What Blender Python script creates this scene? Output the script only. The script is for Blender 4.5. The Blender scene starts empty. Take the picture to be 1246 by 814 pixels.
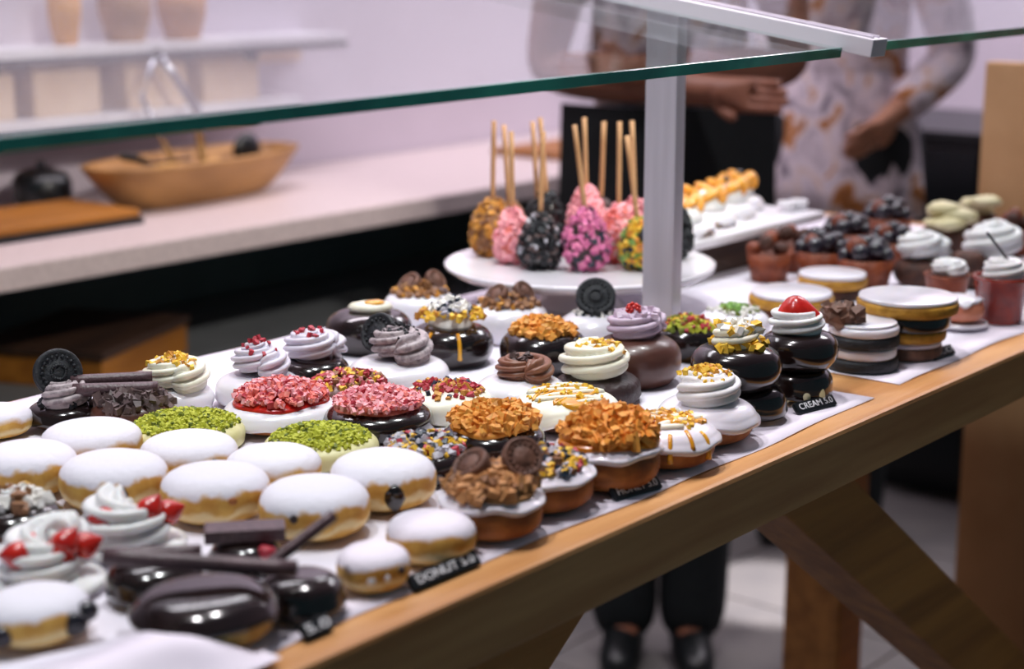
import bpy, bmesh, math, random
import numpy as np
from mathutils import Vector, Matrix, Euler
PI = math.pi
SC = bpy.context.scene
COL = SC.collection

# ---------------------------------------------------------------- camera
IMG_W, IMG_H, F = 1246., 814., 2061.
TILT, YAW, CAM_Z = math.radians(12.8), math.radians(39.3), 1.31
cd = bpy.data.cameras.new('camera'); cam = bpy.data.objects.new('camera', cd); COL.objects.link(cam)
cd.sensor_width = 36; cd.lens = 36 * F / IMG_W; cd.clip_start = .05
cam.location = (0, 0, CAM_Z); cam.rotation_euler = (PI/2 - TILT, 0, YAW - PI/2)
cd.dof.use_dof = True; cd.dof.focus_distance = 1.47; cd.dof.aperture_fstop = 3.8
SC.camera = cam
H3 = np.array([math.cos(YAW), math.sin(YAW), 0]); U0 = np.array([0, 0, 1.]); RT = np.cross(H3, U0)
FW = H3*math.cos(TILT) - U0*math.sin(TILT); UP = H3*math.sin(TILT) + U0*math.cos(TILT)
CAM = np.array([0, 0, CAM_Z])
def ray(x, y): return FW + (x-IMG_W/2)/F*RT - (y-IMG_H/2)/F*UP
def at(x, y, z):
    d = ray(x, y); return CAM + d*((z-CAM_Z)/d[2])
def at_y(x, y, Y):
    d = ray(x, y); return CAM + d*(Y/d[1])
# ---------------------------------------------------------------- world, lights, exposure
w = bpy.data.worlds.new('world'); SC.world = w; w.use_nodes = True
bg = w.node_tree.nodes['Background']; bg.inputs[0].default_value = (.34, .62, .74, 1); bg.inputs[1].default_value = .125
SC.view_settings.view_transform = 'Standard'; SC.view_settings.look = 'None'
SC.view_settings.gamma = 1; SC.view_settings.use_curve_mapping = False
SC.view_settings.exposure = 0.16
def spot(name, loc, target, power, angle, color, size=.06, blend=.5):
    l = bpy.data.lights.new(name, 'SPOT'); l.energy = power; l.spot_size = math.radians(angle); l.spot_blend = blend
    l.color = color; l.shadow_soft_size = size
    o = bpy.data.objects.new(name, l); COL.objects.link(o); o.location = loc
    o.rotation_euler = (Vector(target)-Vector(loc)).to_track_quat('-Z', 'Y').to_euler(); return o
def area(name, loc, target, power, sx, sy, color):
    l = bpy.data.lights.new(name, 'AREA'); l.energy = power; l.shape = 'RECTANGLE'; l.size = sx; l.size_y = sy; l.color = color
    o = bpy.data.objects.new(name, l); COL.objects.link(o); o.location = loc
    o.rotation_euler = (Vector(target)-Vector(loc)).to_track_quat('-Z', 'Y').to_euler(); return o
KEY = (1.0, .95, .985)
spot('overhead_spot', (.42, .96, 2.7), (.7, .95, .9), 60, 62, KEY, .07)
spot('overhead_spot', (1.08, .98, 2.7), (1.15, 1.0, .9), 62, 62, KEY, .07)
spot('overhead_spot', (1.85, 1.0, 2.7), (1.8, 1.05, .9), 62, 62, KEY, .07)
area('fill_area', (2.3, 2.35, 2.85), (2.3, 2.6, 0), 34, 2.6, .35, (1, .9, .98))  # added area fill for the back wall and counter, not a known fixture
area('fill_area', (4.2, 1.4, 2.85), (4.6, 1.4, 0), 52, 1.2, 1.2, (1, .92, 1))  # unseen area fill, added to brighten the far floor
spot('overhead_spot', (1.5, -.5, 2.7), (1.78, 2.3, .68), 210, 27, (1, .92, .86), .06, .6)  # added narrow spot brightening the lower shelf and box, clear of the table front
spot('overhead_spot', (3.0, 2.0, 2.8), (2.92, 1.70, 0), 700, 8, KEY, .03, .3)

# ---------------------------------------------------------------- materials
def lin(h):
    h = h.lstrip('#'); c = [int(h[i:i+2], 16)/255 for i in (0, 2, 4)]
    return tuple(((x+.055)/1.055)**2.4 if x > .04045 else x/12.92 for x in c) + (1,)
def mat(name, c1, c2=None, scale=40, rough=.5, bump=0, bscale=None, stretch=None, coat=0, sss=0, metal=0, detail=4, lo=.35, hi=.65, trans=0):
    m = bpy.data.materials.new(name); m.use_nodes = True; nt = m.node_tree; b = nt.nodes['Principled BSDF']
    b.inputs['Roughness'].default_value = rough; b.inputs['Metallic'].default_value = metal
    b.inputs['Coat Weight'].default_value = coat; b.inputs['Coat Roughness'].default_value = .08
    if trans: b.inputs['Transmission Weight'].default_value = trans
    if sss:
        b.inputs['Subsurface Weight'].default_value = sss; b.inputs['Subsurface Radius'].default_value = (.004, .003, .002); b.inputs['Subsurface Scale'].default_value = 1
    tc = nt.nodes.new('ShaderNodeTexCoord'); mp = nt.nodes.new('ShaderNodeMapping'); nt.links.new(tc.outputs['Object'], mp.inputs[0])
    if stretch: mp.inputs['Scale'].default_value = stretch
    n = nt.nodes.new('ShaderNodeTexNoise'); n.inputs['Scale'].default_value = scale; n.inputs['Detail'].default_value = detail
    nt.links.new(mp.outputs[0], n.inputs['Vector'])
    r = nt.nodes.new('ShaderNodeValToRGB'); r.color_ramp.elements[0].position = lo; r.color_ramp.elements[1].position = hi
    r.color_ramp.elements[0].color = lin(c1); r.color_ramp.elements[1].color = lin(c2 or c1)
    nt.links.new(n.outputs['Fac'], r.inputs[0]); nt.links.new(r.outputs[0], b.inputs['Base Color'])
    if bump:
        n2 = nt.nodes.new('ShaderNodeTexNoise'); n2.inputs['Scale'].default_value = bscale or scale*2; n2.inputs['Detail'].default_value = 5
        nt.links.new(mp.outputs[0], n2.inputs['Vector'])
        bp = nt.nodes.new('ShaderNodeBump'); bp.inputs['Strength'].default_value = bump; bp.inputs['Distance'].default_value = .004
        nt.links.new(n2.outputs['Fac'], bp.inputs['Height']); nt.links.new(bp.outputs[0], b.inputs['Normal'])
    return m
def powder_mat(name, powder_level):
    """fried dough with its pale waist line, icing sugar lying on the upper side"""
    m = mat(name, '#c48c3a', '#dcae56', 60, .75, .25, 150, sss=0)
    nt = m.node_tree; b = nt.nodes['Principled BSDF']
    dough = b.inputs['Base Color'].links[0].from_socket
    tc = nt.nodes.new('ShaderNodeTexCoord'); sx = nt.nodes.new('ShaderNodeSeparateXYZ'); nt.links.new(tc.outputs['Generated'], sx.inputs[0])
    n = nt.nodes.new('ShaderNodeTexNoise'); n.inputs['Scale'].default_value = 45; n.inputs['Detail'].default_value = 6; nt.links.new(tc.outputs['Object'], n.inputs['Vector'])
    ad = nt.nodes.new('ShaderNodeMath'); ad.operation = 'MULTIPLY_ADD'; ad.inputs[1].default_value = .55; nt.links.new(n.outputs['Fac'], ad.inputs[0]); nt.links.new(sx.outputs['Z'], ad.inputs[2])
    band = nt.nodes.new('ShaderNodeValToRGB'); cr = band.color_ramp
    cr.elements[0].position = .50; cr.elements[0].color = (0, 0, 0, 1); cr.elements[1].position = .60; cr.elements[1].color = (1, 1, 1, 1)
    e = cr.elements.new(.66); e.color = (1, 1, 1, 1); e = cr.elements.new(.74); e.color = (0, 0, 0, 1)
    nt.links.new(ad.outputs[0], band.inputs[0])
    m1 = nt.nodes.new('ShaderNodeMixRGB'); m1.inputs[2].default_value = lin('#e8cf98'); nt.links.new(band.outputs[0], m1.inputs[0]); nt.links.new(dough, m1.inputs[1])
    pw = nt.nodes.new('ShaderNodeValToRGB'); pw.color_ramp.elements[0].position = powder_level; pw.color_ramp.elements[1].position = powder_level+.15
    nt.links.new(ad.outputs[0], pw.inputs[0])
    m2 = nt.nodes.new('ShaderNodeMixRGB'); m2.inputs[2].default_value = lin('#e6e1ea'); nt.links.new(pw.outputs[0], m2.inputs[0]); nt.links.new(m1.outputs[0], m2.inputs[1])
    nt.links.new(m2.outputs[0], b.inputs['Base Color'])
    return m
M = dict(
 powder=powder_mat('icing_sugar_on_dough', .93), powder_low=powder_mat('thick_icing_sugar_on_dough', .84),
 dough=mat('fried_dough', '#84481f', '#b26c30', 50, .6, .3, 120),
 dough_pale=mat('pale_fried_dough', '#c08a3e', '#dcb060', 50, .65, .3, 120),
 dough_dark=mat('dark_chocolate_dough', '#3c2218', '#5a3424', 50, .55, .4, 120),
 white=mat('white_icing', '#e2dde4', '#eae6ec', 30, .28, .05, coat=.3, sss=.3),
 choc=mat('dark_chocolate_glaze', '#150d0e', '#20120f', 30, .16, .06, 40, coat=.6),
 choc_brown=mat('milk_chocolate_glaze', '#4a2a22', '#5c362a', 30, .35, .15, 50, coat=.2),
 choc_matt=mat('dark_chocolate', '#2a1a1a', '#3c2828', 60, .5, .5, 120),
 cigar=mat('chocolate_cigar', '#4a3438', '#5c4448', 60, .38, .2, 90, stretch=(1, 6, 6)),
 flake=mat('chocolate_flakes', '#4a3a3a', '#6a5450', 50, .5, .3),
 cream=mat('ivory_cream', '#e8e2cc', '#f0ecdc', 30, .4, .05, sss=.3),
 cream_white=mat('white_cream', '#e4e2e2', '#ecebea', 30, .4, .05, sss=.3),
 cream_lilac=mat('lilac_white_cream', '#cfc8d6', '#dcd6e0', 30, .4, .05, sss=.3),
 cream_grey=mat('cookie_grey_cream', '#8a7c80', '#b4a6a8', 160, .5, .1, lo=.4, hi=.55),
 cream_brown=mat('chocolate_cream', '#7a4c38', '#8e5e48', 40, .4, .05),
 cream_mauve=mat('mauve_cream', '#b49cb0', '#cbb6c8', 50, .4, .05, sss=.2),
 yellow=mat('yellow_crumb', '#e0a818', '#f4cc48', 200, .6), gold=mat('golden_crumb', '#b8782a', '#d89c40', 200, .6),
 orange=mat('orange_crumble', '#d8842a', '#eaa648', 200, .6), orange_deep=mat('orange_glaze', '#d8780c', '#f09a20', 40, .3, coat=.4),
 caramel=mat('caramel', '#d08a14', '#e8a828', 40, .2, coat=.5), red=mat('red_fruit', '#b01414', '#d82c18', 60, .25, .2, 150, coat=.4),
 red_bits=mat('red_fruit_bits', '#9c1c2c', '#c03444', 200, .5), pink=mat('pink_sugar_crumb', '#e48c98', '#f4b0b4', 200, .6),
 pink_deep=mat('rose_sugar_crumb', '#c0508c', '#e088a8', 200, .6), coral=mat('coral_sugar_crumb', '#d85a50', '#ee8c80', 200, .6),
 green=mat('pistachio_crumb', '#a8ac20', '#c8ca48', 200, .7), green_dark=mat('dark_pistachio_crumb', '#56641a', '#7c8628', 200, .7),
 green_glaze=mat('pistachio_glaze', '#cfc88c', '#ddd6a4', 60, .45, .1), green_soft=mat('green_speckle', '#6a9a3c', '#98b868', 200, .7),
 grey_bits=mat('grey_sugar_bits', '#a09aa4', '#c8c4cc', 200, .5), blue_bits=mat('blue_black_sugar_bits', '#16202c', '#2a3848', 200, .4),
 white_bits=mat('white_sugar_bits', '#e6e0d8', '#f2eee8', 200, .6), brown_bits=mat('brown_nut_bits', '#7a5032', '#9a6c44', 200, .6),
 tan=mat('cookie_crumble', '#a87444', '#c89058', 200, .7), oreo=mat('black_cookie', '#14161a', '#22242a', 200, .6, .4, 300),
 cookie_brown=mat('brown_biscuit', '#5a3a2c', '#7a5240', 120, .6, .3, 200), berry=mat('dark_berry', '#15131c', '#2a2230', 60, .3, coat=.3),
 tart=mat('baked_tart_shell', '#6a2c16', '#8e4420', 60, .55, .3, 120), brown_cake=mat('brown_sponge', '#3a2018', '#5a3222', 80, .7, .6, 160),
 wafer=mat('golden_wafer', '#a8741c', '#c8922c', 90, .6, .4, 160), pale_cookie=mat('pale_pastry', '#d8cc98', '#e6dcb4', 60, .6, .2),
 salmon=mat('salmon_glaze', '#c06a50', '#d88a6a', 40, .35, coat=.3), peach=mat('glazed_orange_fruit', '#d88810', '#eaa41c', 60, .3, coat=.4),
 terracotta=mat('red_brown_cup', '#7c2012', '#a03018', 50, .25, coat=.4), bamboo=mat('bamboo_stick', '#b8885a', '#d0a478', 80, .55, stretch=(1, 1, .1)),
 oak=mat('oak_board', '#a8703c', '#cc9860', 22, .42, .25, 60, stretch=(.12, 1.6, 1.6), detail=8),
 oak_leg=mat('oak_beam', '#98602a', '#bc7e3c', 22, .5, .25, 60, stretch=(.12, 1.6, 1.6), detail=8),
 dark_wood=mat('dark_stained_wood', '#2c1c14', '#402a1c', 22, .5, .2, 60, stretch=(.15, 1.6, 1.6)),
 box_wood=mat('amber_wood', '#8a5416', '#a86c24', 22, .45, .2, 60, stretch=(.15, 1.6, 1.6)),
 bowl_wood=mat('carved_bowl_wood', '#8c6234', '#b4854e', 14, .5, .3, 40, stretch=(.3, 1.2, 1.2)),
 paper=mat('white_baking_paper', '#e4deea', '#eee8f2', 18, .6, .12, 30), porcelain=mat('white_porcelain', '#e8e4ea', None, 10, .2, coat=.4),
 marble=mat('white_marble', '#e4e0e6', '#eeeaf0', 8, .3), alu=mat('brushed_aluminium', '#c4bec8', '#d2ccd6', 60, .38, 0, stretch=(1, 1, .05), metal=.25),
 rail_white=mat('white_lacquered_rail', '#d8d4dc', None, 10, .3), steel=mat('steel', '#c0c0c8', None, 20, .2, metal=1),
 iron=mat('dark_metal', '#20201e', None, 20, .4, metal=.6), black=mat('black_plastic', '#0c1216', '#141a1e', 40, .35),
 lettering=mat('white_lettering', '#f0f2f4', None, 10, .5), wall=mat('lilac_white_paint', '#cec4cf', '#d4cad5', 3, .7, .05, 60),
 stone=mat('beige_stone', '#c8bab8', '#d6c8c5', 120, .35, .05), cabinet_dark=mat('dark_green_grey_laminate', '#485858', '#506060', 8, .6), cabinet=mat('grey_laminate', '#626668', '#6a6e70', 8, .5),
 board_kraft=mat('kraft_board', '#ba9266', '#c29a6e', 14, .75, .1), kraft=mat('kraft_paper', '#d8b898', '#e4c8ac', 14, .8, .2),
 tile=mat('grey_floor_tile', '#737070', '#7f7b79', 9, .35, .05), grout=mat('brown_grout', '#6a5248', None, 30, .8),
 ceiling=mat('white_ceiling_paint', '#d8d0d8', None, 4, .8), black_cab=mat('black_laminate', '#0c1216', '#121a1e', 8, .4),
 skin=mat('brown_skin', '#7c4c38', '#8a5842', 20, .5, .05, 200, sss=.1), skin_light=mat('tan_skin', '#a87458', '#b48064', 20, .5, .05, 200, sss=.1),
 denim=mat('black_cloth', '#0a1014', '#10181c', 90, .85, .2, 300), apron=mat('black_apron_cloth', '#080c10', '#0c1216', 90, .85, .2, 300),
 hair=mat('dark_hair', '#140e0c', '#241814', 60, .5, .4, 200), shoe=mat('black_leather', '#0a0c0e', '#14181a', 50, .4),
 eye=mat('eye_white', '#e8e4e0', None, 10, .2), lip=mat('lip', '#8a4440', None, 10, .4),
)
def floral():
    m = bpy.data.materials.new('floral_print_cloth'); m.use_nodes = True; nt = m.node_tree; b = nt.nodes['Principled BSDF']; b.inputs['Roughness'].default_value = .85
    tc = nt.nodes.new('ShaderNodeTexCoord'); n = nt.nodes.new('ShaderNodeTexNoise'); n.inputs['Scale'].default_value = 15; n.inputs['Detail'].default_value = 3; n.inputs['Distortion'].default_value = .8
    nt.links.new(tc.outputs['Object'], n.inputs['Vector'])
    r = nt.nodes.new('ShaderNodeValToRGB'); cr = r.color_ramp
    for i, (p, c) in enumerate([(.28, '#55525e'), (.38, '#b4aab4'), (.5, '#ded4dc'), (.57, '#d8c4bc'), (.62, '#b8783c'), (.72, '#7c4c2c')]):
        e = cr.elements[i] if i < 2 else cr.elements.new(p); e.position = p; e.color = lin(c)
    nt.links.new(n.outputs['Fac'], r.inputs[0]); nt.links.new(r.outputs[0], b.inputs['Base Color']); return m
M['floral'] = floral()
def glass_mat():
    m = bpy.data.materials.new('clear_glass'); m.use_nodes = True; nt = m.node_tree; nt.nodes.remove(nt.nodes['Principled BSDF'])
    out = nt.nodes['Material Output']; t = nt.nodes.new('ShaderNodeBsdfTransparent'); t.inputs[0].default_value = (.93, .97, .96, 1)
    g = nt.nodes.new('ShaderNodeBsdfGlossy'); g.inputs['Roughness'].default_value = .01; g.inputs[0].default_value = (1, 1, 1, 1)
    f = nt.nodes.new('ShaderNodeFresnel'); f.inputs[0].default_value = 1.45; mx = nt.nodes.new('ShaderNodeMixShader'); k = nt.nodes.new('ShaderNodeMath'); k.operation = 'MULTIPLY'; k.inputs[1].default_value = .3
    nt.links.new(f.outputs[0], k.inputs[0]); nt.links.new(k.outputs[0], mx.inputs[0]); nt.links.new(t.outputs[0], mx.inputs[1]); nt.links.new(g.outputs[0], mx.inputs[2]); nt.links.new(mx.outputs[0], out.inputs[0]); return m
M['glass'] = glass_mat()
M['glass_edge'] = mat('green_glass_edge', '#107a6c', '#3cc8a8', 5, .08, 0, stretch=(1.2, 1, 1), coat=1, lo=.42, hi=.72)

# ---------------------------------------------------------------- geometry helpers
class G:
    def __init__(s): s.v = []; s.f = []
    def add(s, v, f):
        o = len(s.v); s.v += [tuple(p) for p in v]; s.f += [tuple(i+o for i in q) for q in f]; return s
def mesh(name, g, m, smooth=True):
    me = bpy.data.meshes.new(name); me.from_pydata(g.v, [], g.f); me.update()
    if smooth: me.polygons.foreach_set('use_smooth', [True]*len(me.polygons))
    me.materials.append(m); return me
def obj(name, g, m, parent=None, smooth=True, label=None, cat=None, kind=None, group=None, loc=None):
    o = bpy.data.objects.new(name, mesh(name, g, m, smooth)); COL.objects.link(o)
    if parent: o.parent = parent
    if loc is not None: o.location = loc
    tag(o, label, cat, group, kind); return o
def tag(o, label=None, cat=None, group=None, kind=None):
    if label: o['label'] = label
    if cat: o['category'] = cat
    if group: o['group'] = group
    if kind: o['kind'] = kind
    return o
def thing(name, label, cat, loc=(0, 0, 0), rz=0, group=None):
    o = bpy.data.objects.new(name, None); COL.objects.link(o); o.empty_display_size = .02
    o.location = loc; o.rotation_euler = (0, 0, rz); return tag(o, label, cat, group)
def box(x0, x1, y0, y1, z0, z1, b=0.0):
    bm = bmesh.new(); bmesh.ops.create_cube(bm, size=1)
    for v in bm.verts: v.co = Vector(((x0+x1)/2+v.co.x*(x1-x0), (y0+y1)/2+v.co.y*(y1-y0), (z0+z1)/2+v.co.z*(z1-z0)))
    if b: bmesh.ops.bevel(bm, geom=list(bm.edges), offset=b, segments=2, affect='EDGES', profile=.6)
    g = G(); bm.verts.index_update(); g.add([v.co[:] for v in bm.verts], [[v.index for v in f.verts] for f in bm.faces]); bm.free(); return g
def xform(g, mtx):
    g.v = [tuple(mtx @ Vector(p)) for p in g.v]; return g
def lathe(prof, seg=32, wob=None, closed=False):
    g = G(); n = len(prof); vs = []
    for j in range(seg):
        a = 2*PI*j/seg; k = wob(a) if wob else 1
        for r, z in prof: vs.append((r*k*math.cos(a), r*k*math.sin(a), z))
    fs = []
    for j in range(seg):
        j2 = (j+1) % seg
        for i in range(n-1 if not closed else n):
            i2 = (i+1) % n; fs.append((j*n+i, j2*n+i, j2*n+i2, j*n+i2))
    g.add(vs, fs)
    return g
def tube(path, rad, seg=8, cap=True, star=0, lobes=5, twist=0, cusp=False):
    P = [Vector(p) for p in path]; n = len(P); g = G(); vs = []
    for i in range(n):
        t = (P[min(i+1, n-1)]-P[max(i-1, 0)]).normalized()
        ref = Vector((0, 0, 1)) if abs(t.z) < .9 else Vector((1, 0, 0))
        a = t.cross(ref).normalized(); b = t.cross(a)
        r = rad[i] if hasattr(rad, '__len__') else rad
        for k in range(seg):
            q = 2*PI*k/seg; rr = r*((1+star*.5-star*1.6*(1-abs(math.sin((lobes*q+twist*i)/2)))**1.5) if cusp else (1+star*math.cos(lobes*q+twist*i))); vs.append(P[i]+a*(rr*math.cos(q))+b*(rr*math.sin(q)))
    fs = [(i*seg+k, i*seg+(k+1) % seg, (i+1)*seg+(k+1) % seg, (i+1)*seg+k) for i in range(n-1) for k in range(seg)]
    if cap: fs += [tuple(range(seg))[::-1], tuple((n-1)*seg+k for k in range(seg))]
    return g.add(vs, fs)
CH_V = [(-1, -1, -1), (1, -1, -1), (1, 1, -1), (-1, 1, -1), (-1, -1, 1), (1, -1, 1), (1, 1, 1), (-1, 1, 1)]
CH_F = [(3, 2, 1, 0), (4, 5, 6, 7), (0, 1, 5, 4), (1, 2, 6, 5), (2, 3, 7, 6), (3, 0, 4, 7)]
def chunk(g, p, s, rnd, el=1.0):
    R = Euler((rnd.uniform(0, 6.3), rnd.uniform(0, 6.3), rnd.uniform(0, 6.3))).to_matrix()
    vs = []
    for c in CH_V:
        q = Vector((c[0]*el*rnd.uniform(.6, 1.1), c[1]*rnd.uniform(.6, 1.1), c[2]*rnd.uniform(.5, 1)))*s*.55
        vs.append(tuple(R @ q + Vector(p)))
    g.add(vs, CH_F)
def blob(r, rnd, sx=1, sy=1, sz=1, jit=.12, sub=2):
    bm = bmesh.new(); bmesh.ops.create_icosphere(bm, subdivisions=sub, radius=r)
    ph = [rnd.uniform(0, 6) for _ in range(6)]
    for v in bm.verts:
        d = v.co.normalized(); k = 1+jit*(math.sin(3*d.x+ph[0])+math.sin(4*d.y+ph[1])+math.sin(3*d.z+ph[2]))/2
        v.co = Vector((v.co.x*sx*k, v.co.y*sy*k, v.co.z*sz*k))
    g = G(); bm.verts.index_update(); g.add([v.co[:] for v in bm.verts], [[v.index for v in f.verts] for f in bm.faces]); bm.free(); return g
def shift(g, d): g.v = [(a+d[0], b+d[1], c+d[2]) for a, b, c in g.v]; return g

# ---------------------------------------------------------------- the setting
ZT = .90; ZP = .9022
obj('floor', box(-1.5, 6, -1.5, 3.2, -.06, -.006), M['grout'], kind='structure', smooth=False)
fl = bpy.data.objects['floor']; tl = None
for i in range(14):
    for j in range(7):
        x, y = -.9+i*.5, -.4+j*.5
        if tl is None: tl = mesh('tile', box(-.247, .247, -.247, .247, -.006, 0, .002), M['tile'], False)
        o = bpy.data.objects.new('tile', tl); COL.objects.link(o); o.location = (x, y, 0); o.parent = fl
WY = 2.76
obj('wall_back', box(-1.5, 5.6, WY, WY+.1, 0, 3), M['wall'], kind='structure', smooth=False)
obj('wall_right', box(5.5, 5.6, -1.5, WY, 0, 3), M['wall'], kind='structure', smooth=False)
obj('ceiling', box(-1.5, 5.6, -1.5, WY+.1, 3, 3.08), M['ceiling'], kind='structure', smooth=False)

# back counter
o = thing('back_counter', 'long pale stone worktop counter with grey front below the wall shelves', 'counter', (2, 2.48, 0))
obj('worktop', box(-2.2, 1.6, -.28, .275, .80, .84, .004), M['stone'], o, False)
obj('lower_shelf', box(-2.2, 1.58, -.40, .22, .575, .60, .003), M['cabinet'], o, False)
obj('back_panel', box(-2.2, 1.58, .22, .27, .08, .80), M['cabinet_dark'], o, False)
obj('front_panel', box(-2.18, 1.56, -.34, .22, .08, .575), M['cabinet'], o, False)
obj('end_panel', box(1.56, 1.58, -.27, .22, .60, .80), M['cabinet'], o, False)
obj('plinth', box(-2.16, 1.54, -.3, .26, 0, .08), M['black_cab'], o, False)
# black cabinet far behind
o = thing('black_cabinet', 'tall black cabinet standing behind the table beside the kraft board', 'cabinet', (3.95, 1.6, 0))
obj('body', box(-.25, .25, -.75, .8, .06, .88, .004), M['black_cab'], o, False)
obj('worktop', box(-.28, .27, -.77, .82, .88, .9, .003), M['black_cab'], o, False)
obj('plinth', box(-.2, .25, -.73, .78, 0, .06), M['black_cab'], o, False)
for k in range(2): obj('door', box(-.268, -.25, -.74+k*.77, .02+k*.77, .08, .86, .003), M['black_cab'], o, False)
# kraft board
o = thing('kraft_board', 'tall plain brown board standing upright behind the table end', 'board', (2.5, .7, 0))
obj('panel', box(0, .03, -.5, .405, .0, 1.142, .004), M['board_kraft'], o, False)
obj('hook', tube([(.015, .32, 1.14), (.015, .31, 1.18), (.015, .285, 1.215), (.015, .26, 1.235)], .005, 8), M['iron'], o, label='dark metal hook on the top edge')

# ---------------------------------------------------------------- display table
T = thing('display_table', 'long oak display table with diagonal braces carrying the doughnuts', 'table', (1.17, 1.09, 0))
def tb(name, x0, x1, y0, y1, z0, z1, m, b=.003): return obj(name, shift(box(x0, x1, y0, y1, z0, z1, b), (-1.17, -1.09, 0)), m, T, False)
tb('tabletop', -.05, 2.4, .68, 1.33, .846, ZT, M['oak'], .004)
def beam(name, a, b, wx, wy):
    a, b = Vector(a)-Vector((1.17, 1.09, 0)), Vector(b)-Vector((1.17, 1.09, 0)); d = b-a; L = d.length
    g = box(0, L, -wy/2, wy/2, -wx/2, wx/2, .003)
    R = d.to_track_quat('X', 'Z').to_matrix().to_4x4(); R.translation = a
    return obj(name, xform(g, R), M['oak_leg'], T, False)
for yy in (.80,):
    beam('brace', (1.355, yy, .83), (2.27, yy, .165), .082, .07)
    beam('brace', (1.015, yy, .83), (.09, yy, .165), .082, .07)
for xx in (.05, 2.31):
    for yy in (.78, 1.24): tb('leg', xx-.04, xx+.04, yy-.05, yy+.05, 0, .846, M['oak_leg'])
    tb('foot_rail', xx-.04, xx+.04, .83, 1.19, .06, .14, M['oak_leg'])

# paper sheets
def sheet(label, x0, x1, y0, y1, seed, corner=0):
    rnd = random.Random(seed); nx, ny = 60, 28; g = G(); vs = []
    ph = [rnd.uniform(0, 6) for _ in range(4)]
    for j in range(ny+1):
        for i in range(nx+1):
            x = x0+(x1-x0)*i/nx; y = y0+(y1-y0)*j/ny
            if j == 0: y += .003*math.sin(x*9+ph[0])+.0015*math.sin(x*31+ph[1])
            vs.append((x, y, ZT+.0013+.0004*math.sin(x*40+ph[2])*math.sin(y*50+ph[3])))
    n = len(vs); vs += [(a, b, c-.0006) for a, b, c in vs]
    k = nx+1; fs = [(j*k+i, j*k+i+1, (j+1)*k+i+1, (j+1)*k+i) for j in range(ny) for i in range(nx)]
    fs += [(n+j*k+i, n+(j+1)*k+i, n+(j+1)*k+i+1, n+j*k+i+1) for j in range(ny) for i in range(nx)]
    rim = [i for i in range(k)]+[j*k+nx for j in range(1, ny+1)]+[ny*k+i for i in range(nx-1, -1, -1)]+[j*k for j in range(ny-1, 0, -1)]
    fs += [(rim[q], n+rim[q], n+rim[(q+1) % len(rim)], rim[(q+1) % len(rim)]) for q in range(len(rim))]
    g.add(vs, fs); o = obj('paper_sheet', g, M['paper'], label=label, cat='paper'); return o
sheet('long white baking paper under the powdered and topped doughnuts', .05, 1.40, .707, 1.322, 1)
sheet('second white baking paper under the far stacked cakes and cups', 1.462, 2.36, .712, 1.322, 2)

# ---------------------------------------------------------------- glass guard
def guard(label, x0, x1, z0, tilt):
    y0, y1, z1 = .79, 1.25, z0+.07; t = .0082
    g = thing('glass_guard', label, 'glass screen', ((x0+x1)/2, y0, z0)); g.rotation_euler = (0, -tilt, 0)
    c = (-(x0+x1)/2, -y0, -z0); sl = math.atan2(z1-z0, y1-y0)
    R = Matrix.Rotation(sl, 4, 'X'); L = math.hypot(y1-y0, z1-z0)
    hx = (x1-x0)/2
    obj('pane', xform(box(-hx, hx, .003, L, 0, t), R), M['glass'], g, False)
    obj('edge', xform(box(-hx, hx, 0, .003, -.0006, t+.0006, .0005), R), M['glass_edge'], g, False, label='dark green polished front edge')
guard('long sloping glass sneeze guard with green edge over the doughnuts', -.05, 1.459, 1.2047, .0077)
guard('shorter sloping glass guard beyond the white rail', 1.489, 2.38, 1.2157, .0065)
S = thing('guard_support', 'pale metal post carrying a white sloping rail between the glass panes', 'post', (1.474, 1.0, ZT))
obj('post', box(-.009, .009, -.0195, .0195, 0, .352, .0015), M['alu'], S, False)
obj('foot', box(-.02, .02, -.035, .035, 0, .006, .0015), M['alu'], S, False)
sl = math.atan2(.037, .244)
rail = xform(box(-.0145, .0145, -.245, .30, -.0085, .0085, .0012), Matrix.Translation((0, .0, .356)) @ Matrix.Rotation(sl, 4, 'X'))
obj('rail', rail, M['rail_white'], S, False)
for dx in (-.006, .006):
    gr = xform(box(dx-.0015, dx+.0015, -.24, .30, .0085, .0105), Matrix.Translation((0, 0, .356)) @ Matrix.Rotation(sl, 4, 'X'))
    obj('groove_strip', gr, M['alu'], S, False)

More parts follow.
